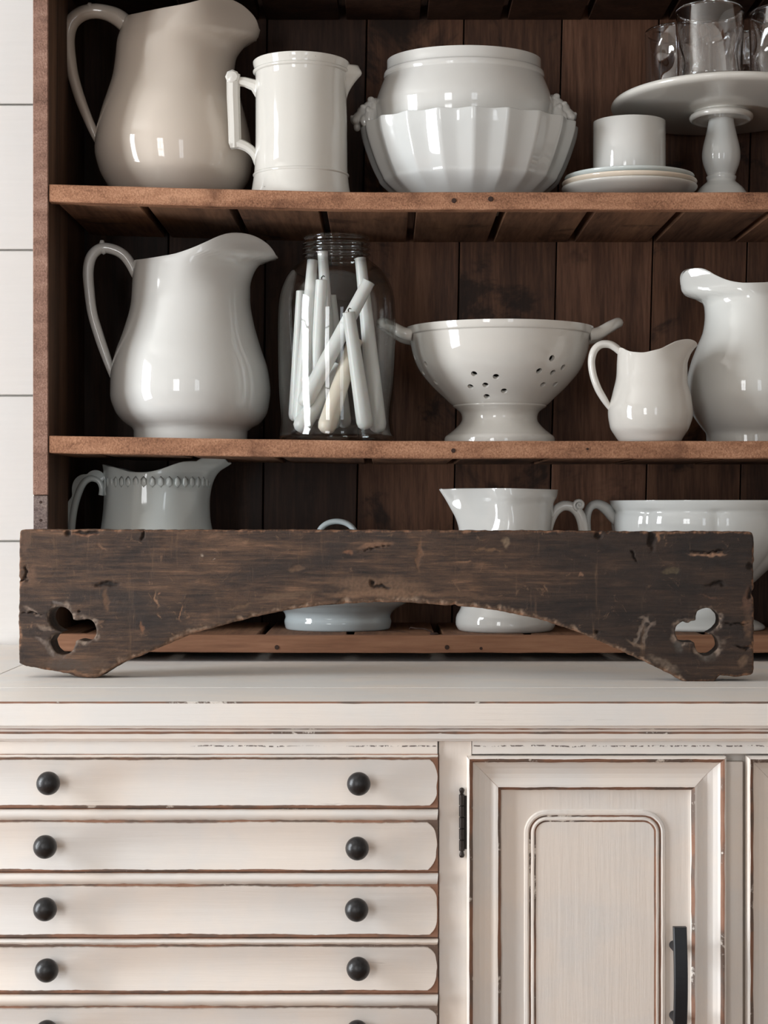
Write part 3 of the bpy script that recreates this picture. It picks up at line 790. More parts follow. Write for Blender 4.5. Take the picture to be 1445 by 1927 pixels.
light = [(62, 1152, 18, 4, 25, (150, 130, 116)), (84, 1180, 18, 5, 14, (140, 120, 104)), (80, 1208, 16, 5, 30, (132, 116, 106)), (108, 1136, 12, 4, 20, (128, 118, 112)), (94, 1222, 8, 16, -30, (126, 114, 106)),
         (200, 1130, 7, 24, 0, (112, 82, 60)), (266, 1182, 4, 13, 0, (140, 96, 68)), (293, 1128, 2.4, 16, -6, (168, 128, 98)), (301, 1160, 2, 8, -20, (168, 128, 98)), (340, 1153, 1.8, 18, -5, (176, 130, 98)),
         (128, 1250, 46, 13, 6, (88, 76, 68)), (176, 1248, 30, 12, 0, (96, 76, 62)), (150, 1266, 40, 4, 4, (150, 112, 86)),
         (710, 1100, 95, 16, 2, (122, 94, 73)), (720, 1118, 110, 8, 0, (138, 106, 82)), (705, 1026, 36, 5, -8, (140, 104, 80)), (790, 1040, 4, 24, 2, (126, 92, 68)), (785, 1062, 3, 14, 0, (126, 92, 68)), (870, 1056, 18, 2, 0, (150, 112, 84)),
         (951, 1021, 9, 9, 0, (146, 124, 100)), (918, 1034, 30, 3.5, 4, (124, 94, 68)), (1030, 1107, 3, 8, -20, (140, 108, 84)), (1330, 1044, 36, 3.2, 0, (190, 146, 116)), (1090, 1080, 3, 6, -20, (150, 114, 90)), (655, 1040, 10, 4, 0, (140, 96, 70)),
         (1207, 1180, 3, 26, 28, (138, 122, 110)), (1214, 1196, 4, 20, 4, (126, 112, 100)), (1226, 1176, 3.5, 14, 40, (142, 124, 112)), (1214, 1166, 14, 3, 30, (140, 124, 112)), (1196, 1212, 18, 5, 20, (148, 124, 104)), (1199, 1198, 3, 14, 30, (130, 116, 104)),
         (1250, 1250, 34, 9, 27, (124, 108, 94)), (1330, 1235, 18, 12, 0, (84, 78, 72)), (1275, 1218, 10, 12, 0, (82, 80, 76)), (1398, 1242, 8, 14, 20, (120, 96, 76)), (1405, 1130, 9, 26, 0, (104, 74, 58)), (1408, 1180, 8, 24, 0, (104, 78, 60)), (1262, 1072, 16, 6, -10, (96, 84, 64)),
         (60, 1080, 10, 20, 0, (116, 86, 66)), (48, 1020, 9, 26, 0, (104, 78, 62)), (380, 1045, 4, 3, 0, (180, 160, 142)), (402, 1052, 3, 2, 0, (200, 180, 160)), (300, 1115, 4, 2, 0, (150, 110, 84)), (240, 1028, 4, 2, 0, (150, 110, 84)), (190, 1029, 10, 3, 30, (130, 96, 72)),
         (560, 1070, 16, 5, 0, (110, 84, 64)), (450, 1140, 22, 4, -14, (112, 86, 64)), (540, 1120, 60, 6, -8, (112, 88, 68)), (880, 1120, 60, 6, 6, (104, 78, 60)), (1340, 1125, 26, 2, 12, (104, 74, 58)), (162, 1007, 26, 3, 0, (156, 112, 86)), (1237, 1010, 3, 10, 0, (158, 116, 84))]
for (px, py, rx, ry_, an, cc) in light:
    m = mask(px, py, rx, ry_, an); put(m*.85*(.6+.4*ss(-.3, .3, n_f)), cc); dep += m*(.0005 if rx*ry_ < 160 else .0002)
for (px, py, rx, ry_, an) in [(201, 1099, 24, 4.5, 0), (716, 1103, 20, 4, 5), (700, 1096, 7, 4, 0), (1350, 1099, 22, 3.5, 0), (1192, 1046, 2.6, 14, -38), (1123, 1189, 4, 4, 0), (60, 1154, 28, 1.4, 4), (165, 1003, 28, 4, 0), (128, 1004, 7, 8, 0), (269, 1007, 2.4, 10, 0),
                            (1227, 1012, 7, 26, 0), (1127, 1005, 4, 8, -20), (1412, 1065, 7, 8, 0), (1412, 1117, 6, 9, 0), (1385, 1173.5, 26, 1.5, 0), (1400, 1217, 16, 1.4, 0), (48, 1076, 2, 15, 0), (46, 1091, 10, 1.6, 0), (150, 1152, 3, 3, 0), (705, 1032, 30, 1.6, -8), (1333, 1038, 38, 1.6, 0)]:
    m = mask(px, py, rx, ry_, an, .8); put(m*.95, (16, 12, 11)); dep += m*.0035
co[:, 1] += dep*front+front*(.00035*n_l+.0002*n_m)
me.vertices.foreach_set('co', co.ravel()); at_ = me.color_attributes.new('wear', 'FLOAT_COLOR', 'POINT'); at_.data.foreach_set('color', rgb.ravel()); me.update()
s = NT('old dark board'); v = s.coords((1, 1, 1), rnd=False); g = s.coords((.07, 1, 1), rnd=False); gx = s.coords((.35, 1, 1), rnd=False)
n1 = s.noise(g, 210, 8, .78, .3); n2 = s.noise(gx, 20, 6, .66, .5); n4 = s.noise(v, 48, 8, .78, .8)
f = s.math('ADD', s.math('MULTIPLY', n1, .52), s.math('MULTIPLY', n2, .48))
c = s.ramp(f, [(.37, srgb(30, 23, 20)), (.46, srgb(58, 44, 36)), (.55, srgb(86, 64, 49)), (.66, srgb(136, 102, 78))])
tcx = s.n('ShaderNodeTexCoord'); sepx = s.n('ShaderNodeSeparateXYZ'); s.l(tcx.outputs['Object'], sepx.inputs[0])
big = s.noise(s.coords((.45, 1, 1), rnd=False), 8, 5, .62, .4)
c = s.mix(s.math('MULTIPLY', s.step(big, .50, .36), .62), c, srgb(38, 34, 33))
c = s.mix(s.math('MULTIPLY', s.step(s.math('ADD', sepx.outputs[0], s.math('MULTIPLY', big, .3)), .20, .42), .58), c, srgb(28, 22, 20))
c = s.mix(s.math('MULTIPLY', s.step(n4, .58, .70), .45), c, srgb(146, 112, 86))
c = s.mix(s.math('MULTIPLY', s.step(n4, .38, .28), .7), c, srgb(22, 17, 15))
vst = s.noise(s.coords((1, 1, .10), rnd=False), 70, 5, .7)
c = s.mix(s.math('MULTIPLY', s.step(vst, .58, .70), .30), c, srgb(128, 98, 74))
wa = s.n('ShaderNodeVertexColor'); wa.layer_name = 'wear'
c = s.mix(wa.outputs['Alpha'], c, s.mix(s.math('MULTIPLY', n4, .5), wa.outputs['Color'], srgb(60, 46, 38)))
s.col(c); s.set(Roughness=.62); s.b.inputs['Specular IOR Level'].default_value = .3
b1 = s.bump(s.math('ADD', s.math('MULTIPLY', n1, .6), s.math('MULTIPLY', n4, .9)), .0018, 1.0); s.l(b1, s.b.inputs['Normal'])
M['board'] = s.m
me.materials.append(M['board'])
cb = bpy.data.objects.new('carved_board', me); COL.objects.link(cb); cb.location = borg; cb.rotation_euler = (0, 0, bang)
tag(cb, 'dark worn antique wooden board with arched lower edge and clover cutouts, standing on the worktop', 'board')

# ------------------------------------------------------------------ pottery
def shelf_z(which, x): return SHT[which]+sdz(which, x)
def px_pts(pts, y): return [(P(a, b, y).x, P(a, b, y).z) for a, b in pts]
def make_body(y, left, right, rim, ry, zbase, pinch=.5, pz=.6, nU=96, nV=44, rear=0.0, spout=1, foot_in=None, relief=None):
    """pitcher shell from silhouettes in pixels: left/right edges, rim curve left to right, half-depth (py, half px)"""
    Lp = [(z, x) for x, z in px_pts(left, y)]; Rp = [(z, x) for x, z in px_pts(right, y)]
    Lf, Rf = interp(Lp), interp(Rp); sc_ = S(y)
    Yf = interp([(P(0, a, y).z, b*sc_) for a, b in ry])
    rc = crv(px_pts(rim, y), 14)
    keys = []
    for q in rc:
        l, r = Lf(q[1]), Rf(q[1]); keys.append((2*(q[0]-l)/(r-l)-1, q[1]))
    mono = []; last = -9
    for t, z in keys:
        if t > last+1e-5: mono.append((t, z)); last = t
    ts = np.array([m[0] for m in mono]); zs = np.array([m[1] for m in mono])
    zr = lambda t: float(np.interp(t, ts, zs))
    zmin = min(zs); zmax = max(zs); rings = []
    for k in range(nV+1):
        v = k/nV; v = .5-.5*math.cos(PI*v) if k not in (0, nV) else v
        v = .45*v+.55*(k/nV); ring = []
        for i in range(nU):
            a = 2*PI*i/nU; t = math.cos(a); sn = math.sin(a)
            zt = zr(t)+(rear*max(0, sn)**2 if rear else 0)
            z = zbase+v*(zt-zbase); l, r = Lf(z), Rf(z); mid, half = (l+r)/2, (r-l)/2
            f = (z-zbase)/(zmax-zbase); tt = t*spout
            pk = 1-pinch*sstep(-.15, 1.0, tt)*sstep(pz, 1.0, f)
            yy = Yf(z)*sn*pk; x = mid+half*t
            if relief: x, yy = relief(a, z, x, yy, mid, half, Yf(z))
            ring.append(Vector((x, y+yy, z)))
        rings.append(ring)
    # closed underside
    r0 = rings[0]; cx_ = sum(p.x for p in r0)/nU
    ins = [[Vector((cx_+(p.x-cx_)*k, y+(p.y-y)*k, zbase+.002*(1 if k < .9 else 0))) for p in r0] for k in (.3, .88, .93)]
    return rings_mesh(ins+rings, cap0=True, cap1=False)
def potter(name, label, cat, y, which, cxpx, bodybm, mat, thick=.0042, handle=None, hname='handle', group=None, zbase=None):
    x = P(cxpx, 0, y).x; z = shelf_z(which, x) if zbase is None else zbase
    e = empty(name, label, cat, (x, y, z), group)
    o = from_bm('body', bodybm, mat, e, smooth=True); mod_solid(o, thick)
    if handle is not None: from_bm(hname, handle, mat, e, smooth=True)
    return e
def blend_join(bm_list):
    bm = bmesh.new()
    for b in bm_list:
        me_ = bpy.data.meshes.new('t'); b.to_mesh(me_); b.free(); bm.from_mesh(me_); bpy.data.meshes.remove(me_)
    return bm
def zpy(z, y): return 963.5-(z-ZC)*F/(y-CY)

# 1 big cream pitcher, top shelf
y = .165; zb = shelf_z('top', P(328, 0, y).x); yb = zpy(zb, y)
left = [(246, 8), (236, 36), (226, 60), (220, 82), (218, 105), (213, 142), (202, 178), (190, 215), (182, 250), (179, 283), (187, 320), (201, 347), (222, 372), (240, yb-3), (243, yb)]
right = [(506, 5), (500, 20), (495, 40), (489, 60), (484, 74), (471, 79), (455, 93), (444, 112), (441, 137), (448, 169), (462, 219), (472, 262), (476, 292), (471, 329), (457, 355), (436, 376), (418, yb-3), (415, yb)]
rim = [(236, 36), (262, 41), (288, 41), (322, 38), (357, 33), (382, 25), (403, 17), (430, 12), (456, 18), (474, 30), (484, 42), (489, 56)]
ry = [(5, 94), (40, 98), (82, 102), (120, 104), (160, 112), (215, 132), (283, 146), (330, 140), (360, 118), (yb-3, 88), (yb, 86)]
hd = tube_px([(262, 66, 9), (243, 50, 16), (222, 33, 16.5), (200, 24, 14.5), (176, 21, 14), (152, 27, 14.5), (134, 44, 14.5), (128, 72, 13), (131, 108, 12), (139, 148, 10.5), (152, 190, 10), (166, 225, 9), (178, 252, 8), (186, 272, 5)], y, squash=1.15)
bead = lathe([(.0001, -.0075), (.006, -.0066), (.0115, -.003), (.0128, 0), (.0115, .003), (.006, .0066), (.0001, .0075)], 0, 0, 0, 20); weld(bead)
bead.transform(Matrix.Translation(P(172, 20, y)) @ Matrix.Rotation(1.3, 4, 'Y'))
potter('pitcher', 'large cream pitcher with looped handle at the left end of the top shelf', 'pitcher', y, 'top', 328,
       make_body(y, left, right, rim, ry, zb, .55, .62), M['cream'], handle=blend_join([hd, bead]))

# 2 straight-sided white jug with an angular handle, top shelf
y = .075; zb = shelf_z('top', P(566, 0, y).x); yb = zpy(zb, y)
left = [(474, 95), (476, 121), (479, 133), (481, 150), (481, 256), (479, 318), (478, 330), (475, 350), (472, yb-6), (472, yb)]
right = [(662, 95), (659, 116), (657, 130), (653, 143), (652, 170), (653, 228), (654, 320), (655, 331), (657, 350), (660, yb-6), (660, yb)]
sp = 1
def jug_relief(a, z, x, yy, mid, half, ryv):
    return x, yy
rim = [(476, 119), (500, 118), (560, 118), (620, 119), (652, 120), (659, 122)]
ry = [(95, 93), (121, 91), (133, 88), (150, 86), (318, 87), (331, 89), (yb, 93)]
bj = make_body(y, left, right, rim, ry, zb, 0.0, .9)
jug = potter('jug', 'straight-sided white jug with square angular handle on the top shelf', 'jug', y, 'top', 566, bj, M['speck'],
   handle=None)
# angular handle: chamfered square bars
def bar(pts, rad, squash=1.0):
    return tube([P(a, b, y-.0) for a, b in pts], [r*S(y) for r in rad], 8, squash)
k1 = lathe([(.0001, -.012), (.0075, -.011), (.0105, -.008), (.0105, .008), (.0075, .011), (.0001, .012)], 0, 0, 0, 8); weld(k1)
k1.transform(Matrix.Translation(P(438, 147, y)) @ Matrix.Rotation(PI/2, 4, 'X'))
hd = [bar([(439, 140), (439, 180), (441, 230), (442, 268), (442, 279)], [13, 12.5, 12, 12, 8]),
      bar([(434, 152), (460, 154), (478, 160), (491, 170), (495, 172)], [8, 9.5, 11, 17, 19]), k1,
      tube([P(a, b, y) for a, b, r in [tuple(q) for q in crv([(433, 273, 9), (447, 270, 10), (465, 277, 9), (479, 290, 8.5), (486, 308, 8), (486, 322, 4)], 6)]],
           [max(2, r)*S(y) for a, b, r in [tuple(q) for q in crv([(433, 273, 9), (447, 270, 10), (465, 277, 9), (479, 290, 8.5), (486, 308, 8), (486, 322, 4)], 6)]], 8)]
from_bm('handle', blend_join(hd), M['speck'], jug, smooth=True, sharp=.6)
# small beak spout
cs = crv([(650, 186, 3), (655, 172, 8), (660, 158, 13), (664, 147, 17)], 6)
bm = bmesh.new(); rings = []
for t in np.linspace(0, 1, 24):
    py_ = 190-(190-127)*t; out_ = 650+29*((t/.8)**1.7 if t < .8 else 1-.22*((t-.8)/.2)**2); wd = (6+22*t)*S(y)
    xo = P(out_, 0, y).x; xi = P(640, 0, y).x; z = P(0, py_, y).z
    rings.append([Vector((xi+(xo-xi)*(1-abs(q)**1.7), y+wd*q, z+(.002*(1-abs(q)) if t == 1 else 0))) for q in np.linspace(-1, 1, 13)])
bm = rings_mesh(rings, closed_u=False, cap0=False, cap1=False)
o = from_bm('spout', bm, M['speck'], jug, smooth=True); m_ = o.modifiers.new('wall', 'SOLIDIFY'); m_.thickness = .003; m_.offset = 0
for py_, rr_, hw in ((137, 89.5, 2.5), (331, 89.5, 2.5)):
    zz = P(0, py_, y).z; r0 = rr_*S(y)
    bm = lathe([(r0-.002, -.003), (r0, -.002), (r0+.0010, 0), (r0, .002), (r0-.002, .003), (r0-.002, -.003)], P(566.5, 0, y).x, y, zz, 80)
    bmesh.ops.delete(bm, geom=[f for f in bm.faces if len(f.verts) > 10], context='FACES_ONLY')
    from_bm('ridge', bm, M['speck'], jug, smooth=True)

# 3 fluted bowl and lion-head tureen nested in it, top shelf
y = .146; X = P(883, 0, y).x; zb = shelf_z('top', X); k = S(y)
NF = 20
def flute(a, r, z, kk):
    amp = .017*sstep(.0, .035, z)
    ph = ((a+PI/2)*NF/(2*PI)) % 1.0
    return r*(1+amp*(abs(2*(ph-.5))**1.5*2-1)), z+(.0006*math.cos((a+PI/2)*NF) if z > .10 else 0)
zz = lambda py: P(0, py, y).z-zb
RB = .1565
bp = [(.02, 0.002), (.078, 0.002), (.082, 0.0), (.088, 0.0), (.092, .004)]
for py_, hw in ((352, 160), (338, 169), (320, 178), (300, 186), (280, 193), (262, 198.5), (248, 201), (240, 201.5)):
    bp.append((hw*k, zz(py_)))
bp = [bp[i] for i in range(len(bp))]
cb2 = [tuple(q) for q in crv(bp[4:], 5)]
bmb = lathe([(.0001, .002)]+bp[1:4]+cb2, X, y, zb, 240, 1.0, .90, flute); weld(bmb)
o = from_bm('fluted_bowl', bmb, M['cool'], None, origin=(X, y, zb), smooth=True); mod_solid(o, .005)
tag(o, 'wide white bowl with fluted scalloped sides holding the lion-handled tureen', 'bowl')
# tureen
X2 = P(873, 0, y).x; zt0 = zb+.0062
tp = [(.0001, 0), (.060, 0), (.064, .004), (.068, .010)]
for py_, hw in ((300, 140), (270, 156), (240, 164), (216, 166), (200, 167), (183, 163), (165, 156.5), (153, 151.5), (149, 150), (145, 151), (139, 150), (136, 146.5), (128, 145), (116, 145)):
    tp.append((hw*k, P(0, py_, y).z-zt0))
cp = tp[:3]+[tuple(q) for q in crv(tp[3:], 4)]
bm = lathe(cp, X2, y, zt0, 128, 1.0, .86); weld(bm)
tur = empty('tureen', 'white round-bellied tureen with lion head handles sitting in the fluted bowl', 'tureen', (X2, y, zt0))
o = from_bm('body', bm, M['white'], tur, smooth=True); mod_solid(o, .005)
def lumps(name, L, mat, parent, vox=.0012):
    bm = bmesh.new()
    for (px, py, dy, rx, ryy, rz, an) in L:
        b2 = bmesh.ops.create_icosphere(bm, subdivisions=3, radius=1.0)
        mtx = Matrix.Translation(P(px, py, y)+Vector((0, dy, 0))) @ Matrix.Rotation(math.radians(an), 4, 'Y') @ Matrix.Diagonal((rx*k, ryy*k, rz*k, 1))
        bmesh.ops.transform(bm, matrix=mtx, verts=b2['verts'])
    o = from_bm(name, bm, mat, parent, smooth=True)
    m = o.modifiers.new('fuse', 'REMESH'); m.mode = 'VOXEL'; m.voxel_size = vox; m.use_smooth_shade = True
    m2 = o.modifiers.new('soft', 'SMOOTH'); m2.iterations = 4; m2.factor = .5
    return o
def lion(sg, cx, oy=0):
    f = lambda dx: cx+sg*dx
    L = [(f(-1), 212+oy, 0, 16, 20, 28, 0), (f(9), 204+oy, 0, 13, 16, 15, sg*-30), (f(18), 213+oy, 0, 15, 15, 16, 0), (f(28), 222+oy, 0, 12, 13, 12, 0), (f(36), 226+oy, 0, 9, 11, 9, 0),
         (f(42), 221+oy, 0, 4, 7, 4, sg*30), (f(32), 239+oy, 0, 7, 9, 9, 0)]
    for sy in (-1, 1):
        L += [(f(6), 190+oy, sy*.009, 7, 7, 6, 0), (f(21), 203+oy, sy*.008, 6, 5, 4.5, 0), (f(34), 228+oy, sy*.007, 8, 6, 8, 0),
              (f(6), 224+oy, sy*.014, 12, 6, 17, 0), (f(17), 230+oy, sy*.011, 9, 6, 12, 0), (f(12), 210+oy, sy*.015, 5, 4, 6, 0)]
    return L
lumps('lion_head_handle', lion(-1, 704), M['white'], tur)
lumps('lion_head_handle', lion(1, 1040, -6), M['white'], tur)

# 4 saucers and straight cup
y = .120; X = P(1184, 0, y).x; zb = shelf_z('top', X); k = S(y); rng = []
def saucer(zs, hw, mat, label):
    r = hw*k
    pr = [(.0001, .0015), (.040, .0015), (.042, 0), (.046, 0), (.048, .003), (r*.62, .0065), (r*.80, .0125), (r*.93, .0195), (r*.985, .0235), (r, .0262), (r*.985, .0278), (r*.93, .0240), (r*.80, .0165), (r*.60, .0100), (.040, .0070), (.0001, .0065)]
    bm = lathe([tuple(q) for q in pr[:1]]+[tuple(q) for q in crv(pr[1:-1], 4)]+[pr[-1]], X, y, zs, 96); weld(bm)
    o = from_bm('saucer', bm, mat, None, origin=(X, y, zs), smooth=True)
    tag(o, label, 'saucer', 'saucers stacked under the white cup'); return o
saucer(zb+.0002, 127, M['matte'], 'plain white saucer, lowest of the stack under the white cup')
saucer(zb+.0078, 126.5, M['ivory'], 'ivory coloured saucer in the middle of the stack of three')
saucer(zb+.0155, 121.5, M['speckgrey'], 'speckled grey saucer on top of the stack, directly under the white cup')
zc_ = zb+.0155+.0085
r = 68*k; H = P(0, 229.5, y).z-zc_
pr = [(.0001, .001), (r*.70, .001), (r*.74, 0), (r*.80, .0006), (r*.93, .0055), (r*.985, .012), (r, .020), (r, H*.5), (r, H-.0008), (r-.0012, H), (r-.0032, H-.0008), (r-.0034, H*.5), (r-.004, .014), (r*.80, .006), (.0001, .005)]
bm = lathe(pr, X, y, zc_, 96); weld(bm)
o = from_bm('cup', bm, M['white'], None, origin=(X, y, zc_), smooth=True, sharp=1.2)
tag(o, 'plain straight-sided white cup without handle on top of three saucers', 'cup')

# 5 cake stand with tumblers
y = .148; X = P(1357, 0, y).x; zb = shelf_z('top', X); k = S(y)
TILT = math.radians(3.0)
st = empty('cake_stand', 'white pedestal cake stand with turned stem at the right of the top shelf', 'cake stand', (X, y, zb))
zp = P(0, 203, y).z
zq = lambda py: P(0, py, y).z-zb
pr = [(.0001, .003), (.045, .003), (.048, 0), (.051, 0), (.0515, .003)]
pr += [(44*k, zq(359)), (36*k, zq(350)), (27*k, zq(342)), (27.5*k, zq(337)), (28*k, zq(333)), (26*k, zq(330)), (29*k, zq(322)), (34*k, zq(308)), (36*k, zq(293)), (34*k, zq(275)), (28*k, zq(250)), (24*k, zq(230)), (24*k, zq(220)), (28*k, zq(210)), (38*k, zq(200)), (46*k, zq(193))]
pr.append((46*k, zp-zb-.008))
bm = lathe([pr[0]]+[tuple(q) for q in crv(pr[1:], 4)], X, y, zb, 64); weld(bm)
from_bm('pedestal', bm, M['cool'], st, smooth=True)
R_ = .163; zc0 = zp-.004
def tilt(bm, piv):
    bm.transform(Matrix.Translation(piv) @ Matrix.Rotation(-TILT, 4, 'X') @ Matrix.Translation(-piv))
piv = Vector((X, y, zp-.006))
cr_ = 59*k
pr = [(.0001, -.012), (cr_*.80, -.012), (cr_*.92, -.0135), (cr_, -.0105), (cr_*.99, -.006), (cr_*.90, -.003), (cr_*.9, 0), (R_*.6, .0015), (R_*.9, .0035), (R_*.975, .0055), (R_, .0095), (R_*.995, .0135), (R_*.98, .0150), (R_*.96, .0135), (R_*.92, .0110), (R_*.5, .0100), (.0001, .0100)]
bm = lathe([pr[0]]+[tuple(q) for q in crv(pr[1:-1], 4)]+[pr[-1]], X, y, zp-.006, 128); weld(bm); tilt(bm, piv)
pl = from_bm('plate', bm, M['matte'], st, smooth=True)
def tumbler(px, py_c, yy, hw, label, ph):
    xx = P(px, 0, yy).x; r0 = hw*S(yy); H = .118
    nrm = Matrix.Rotation(-TILT, 4, 'X')
    base = Matrix.Translation(piv) @ nrm @ Vector((xx-piv.x, yy-piv.y, .0163-.006+.006+.0002-.006))
    base = (Matrix.Translation(piv) @ nrm) @ Vector((xx-piv.x, yy-piv.y, .0115))
    ND = 4
    def md(a, r, z, kk):
        w_ = max(0, math.cos(ND/1*(a+ph)*.5))**6*math.exp(-((z-.045)/.024)**2)
        w2 = max(0, math.cos(ND/1*(a+ph+PI/ND)*.5))**8*math.exp(-((z-.072)/.018)**2)
        return r*(1-.22*w_-.13*w2), z
    outer = [(.0001, 0), (r0*.80, 0), (r0*.90, .0015), (r0*.96, .006)]+[(r0*(.97+.03*t), .012+(H-.0125)*t) for t in np.linspace(0, 1, 26)]
    inner = [(r0*(.97+.03*t)-.0022, .014+(H-.014)*t) for t in np.linspace(1, 0, 26)]+[(r0*.86, .009), (r0*.6, .0075), (.0001, .0072)]
    pr = outer+[(r0-.0008, H+.0004)]+inner
    bm = lathe(pr, 0, 0, 0, 72, 1, 1, md); weld(bm)
    bm.transform(nrm); bm.transform(Matrix.Translation(base))
    o = from_bm('tumbler', bm, M['tumbler'], None, origin=base, smooth=True)
    tag(o, label, 'glass', 'pinched glass tumblers on the cake stand')
tumbler(1336.5, 137, .075, 64.5, 'dimpled clear tumbler at the front of the cake stand', .4)
tumbler(1277, 140, .178, 63, 'dimpled clear tumbler at the left rear of the cake stand behind the front tumbler', 1.3)
tumbler(1475, 140, .085, 64, 'dimpled clear tumbler at the right edge of the photo on the cake stand', 2.2)
tumbler(1400, 140, .215, 60, 'dimpled clear tumbler at the back, glimpsed between the front and right tumblers', .9)

# 6 white pitcher, middle shelf
y = .150; zb = shelf_z('mid', P(357, 0, y).x); yb = zpy(zb, y)
left = [(258, 440), (254, 470), (252, 492), (250, 520), (247, 569), (234, 619), (217, 667), (209, 705), (208, 744), (217, 774), (234, 796), (249, 806), (252, 811), (252, yb)]
right = [(540, 440), (532, 462), (523, 487), (515, 489.5), (498, 493), (484, 504), (475, 522), (471, 540), (471, 564), (477, 604), (491, 654), (505, 699), (509, 735), (504, 774), (487, 799), (470, 808), (466, 812), (465, yb)]
rim = [(252, 492), (272, 495), (294, 495), (318, 493), (339, 490), (360, 484), (379, 477), (400, 467), (419, 457), (437, 450), (454, 447.5), (470, 448), (484, 451), (497, 457), (508, 465), (517, 476), (522, 486)]
ry = [(440, 98), (495, 100), (560, 106), (620, 122), (680, 142), (735, 149), (774, 142), (798, 122), (808, 108), (yb, 105)]
hd = tube_px([(264, 540, 4), (256, 520, 8), (244, 494, 10), (229, 477, 10), (208, 468, 10), (188, 468, 10), (172, 483, 10.5), (166, 510, 10.5), (168, 546, 10), (174, 590, 9.5), (187, 634, 9.5), (202, 678, 8.5), (213, 710, 6), (219, 728, 3)], y, squash=1.15)
kn = lathe([(.0001, -.005), (.003, -.0045), (.0045, 0), (.003, .0045), (.0001, .005)], 0, 0, 0, 12); weld(kn); kn.transform(Matrix.Translation(P(192, 458, y)))
kn2 = lathe([(.0001, -.006), (.006, -.005), (.0092, 0), (.006, .005), (.0001, .006)], 0, 0, 0, 16); weld(kn2); kn2.transform(Matrix.Translation(P(195, 468, y)) @ Matrix.Rotation(PI/2, 4, 'Y'))
potter('pitcher', 'large glossy white footed pitcher beside the glass jar on the middle shelf', 'pitcher', y, 'mid', 357,
       make_body(y, left, right, rim, ry, zb, .6, .66), M['white'], handle=blend_join([hd, kn, kn2]))

# 7 glass jar full of candles
y = .090; X = P(633, 0, y).x; zb = shelf_z('mid', X); k = S(y); zq = lambda py: P(0, py, y).z-zb
pr = [(.0001, .004), (.055, .004), (.066, .0015), (.074, .0005), (.081, .004), (.0845, .011)]
pr += [(105*k, zq(790)), (108*k, zq(740)), (110*k, zq(680)), (111, 0)]
pr = pr[:-1]+[(111.5*k, zq(620)), (111*k, zq(580)), (107*k, zq(550)), (98*k, zq(527)), (84*k, zq(508)), (70*k, zq(496)), (63*k, zq(491))]
thr = [(61*k, zq(488)), (61*k, zq(484)), (64.5*k, zq(482)), (64.5*k, zq(479)), (61*k, zq(477)), (61*k, zq(474)), (64.5*k, zq(472)), (64.5*k, zq(469)), (61*k, zq(467)), (61*k, zq(464)), (64*k, zq(462)), (64*k, zq(459)), (61*k, zq(457)), (61*k, zq(453)), (63*k, zq(450)), (62*k, zq(447)), (60*k, zq(446))]
bm = lathe([tuple(q) for q in crv(pr, 4)]+[tuple(q) for q in crv(thr, 2)], X, y, zb, 96); weld(bm)
jr = empty('glass_jar', 'large clear glass jar with threaded neck holding white candles on the middle shelf', 'jar', (X, y, zb))
o = from_bm('vessel', bm, M['jar'], jr, smooth=True)
bmesh_top = [f for f in o.data.polygons if len(f.vertices) > 20]
bm = bmesh.new(); bm.from_mesh(o.data); bmesh.ops.delete(bm, geom=[f for f in bm.faces if len(f.verts) > 20 and f.calc_center_median().z > .1], context='FACES_ONLY'); bm.to_mesh(o.data); bm.free()
face_out(o); m_ = o.modifiers.new('wall', 'SOLIDIFY'); m_.thickness = .0026; m_.offset = -1
# candles: (tip px, tip py, base px, base py, tip dy, base dy, tip r, base r, wick, label, ivory)
cand = [(588, 490, 565, 788, -.006, -.020, 9, 15, 1, 'tall white candle leaning left with its tip in the left of the jar neck', 0),
        (607, 474, 628, 800, .030, .020, 9, 13, 0, 'tallest white candle reaching up into the left of the jar neck', 0),
        (678, 486, 711, 805, .000, -.014, 9.5, 16, 0, 'tall white candle leaning along the right side of the jar', 0),
        (694, 530, 573, 758, -.046, -.040, 11, 15, 0, 'long white candle lying diagonally across the front of the jar', 0),
        (656, 588, 687, 800, -.064, -.050, 10.5, 15, 1, 'white candle with curled black wick in front of the diagonal candle', 0),
        (668, 640, 614, 806, -.020, -.060, 13, 17, 0, 'ivory candle with thick cream base near the middle front of the jar', 1),
        (605, 527, 592, 782, -.022, -.006, 10, 14, 1, 'white candle with short black wick left of the middle of the jar', 0),
        (566, 548, 556, 786, .012, .010, 8, 13, 0, 'shorter white candle at the far left inside the jar', 0),
        (624, 556, 648, 798, .038, .046, 8, 13, 0, 'short white candle at the back of the jar', 0),
        (640, 690, 566, 804, -.012, -.034, 12, 17, 0, 'thick white candle with rounded base slanting at the lower left of the jar', 0)]
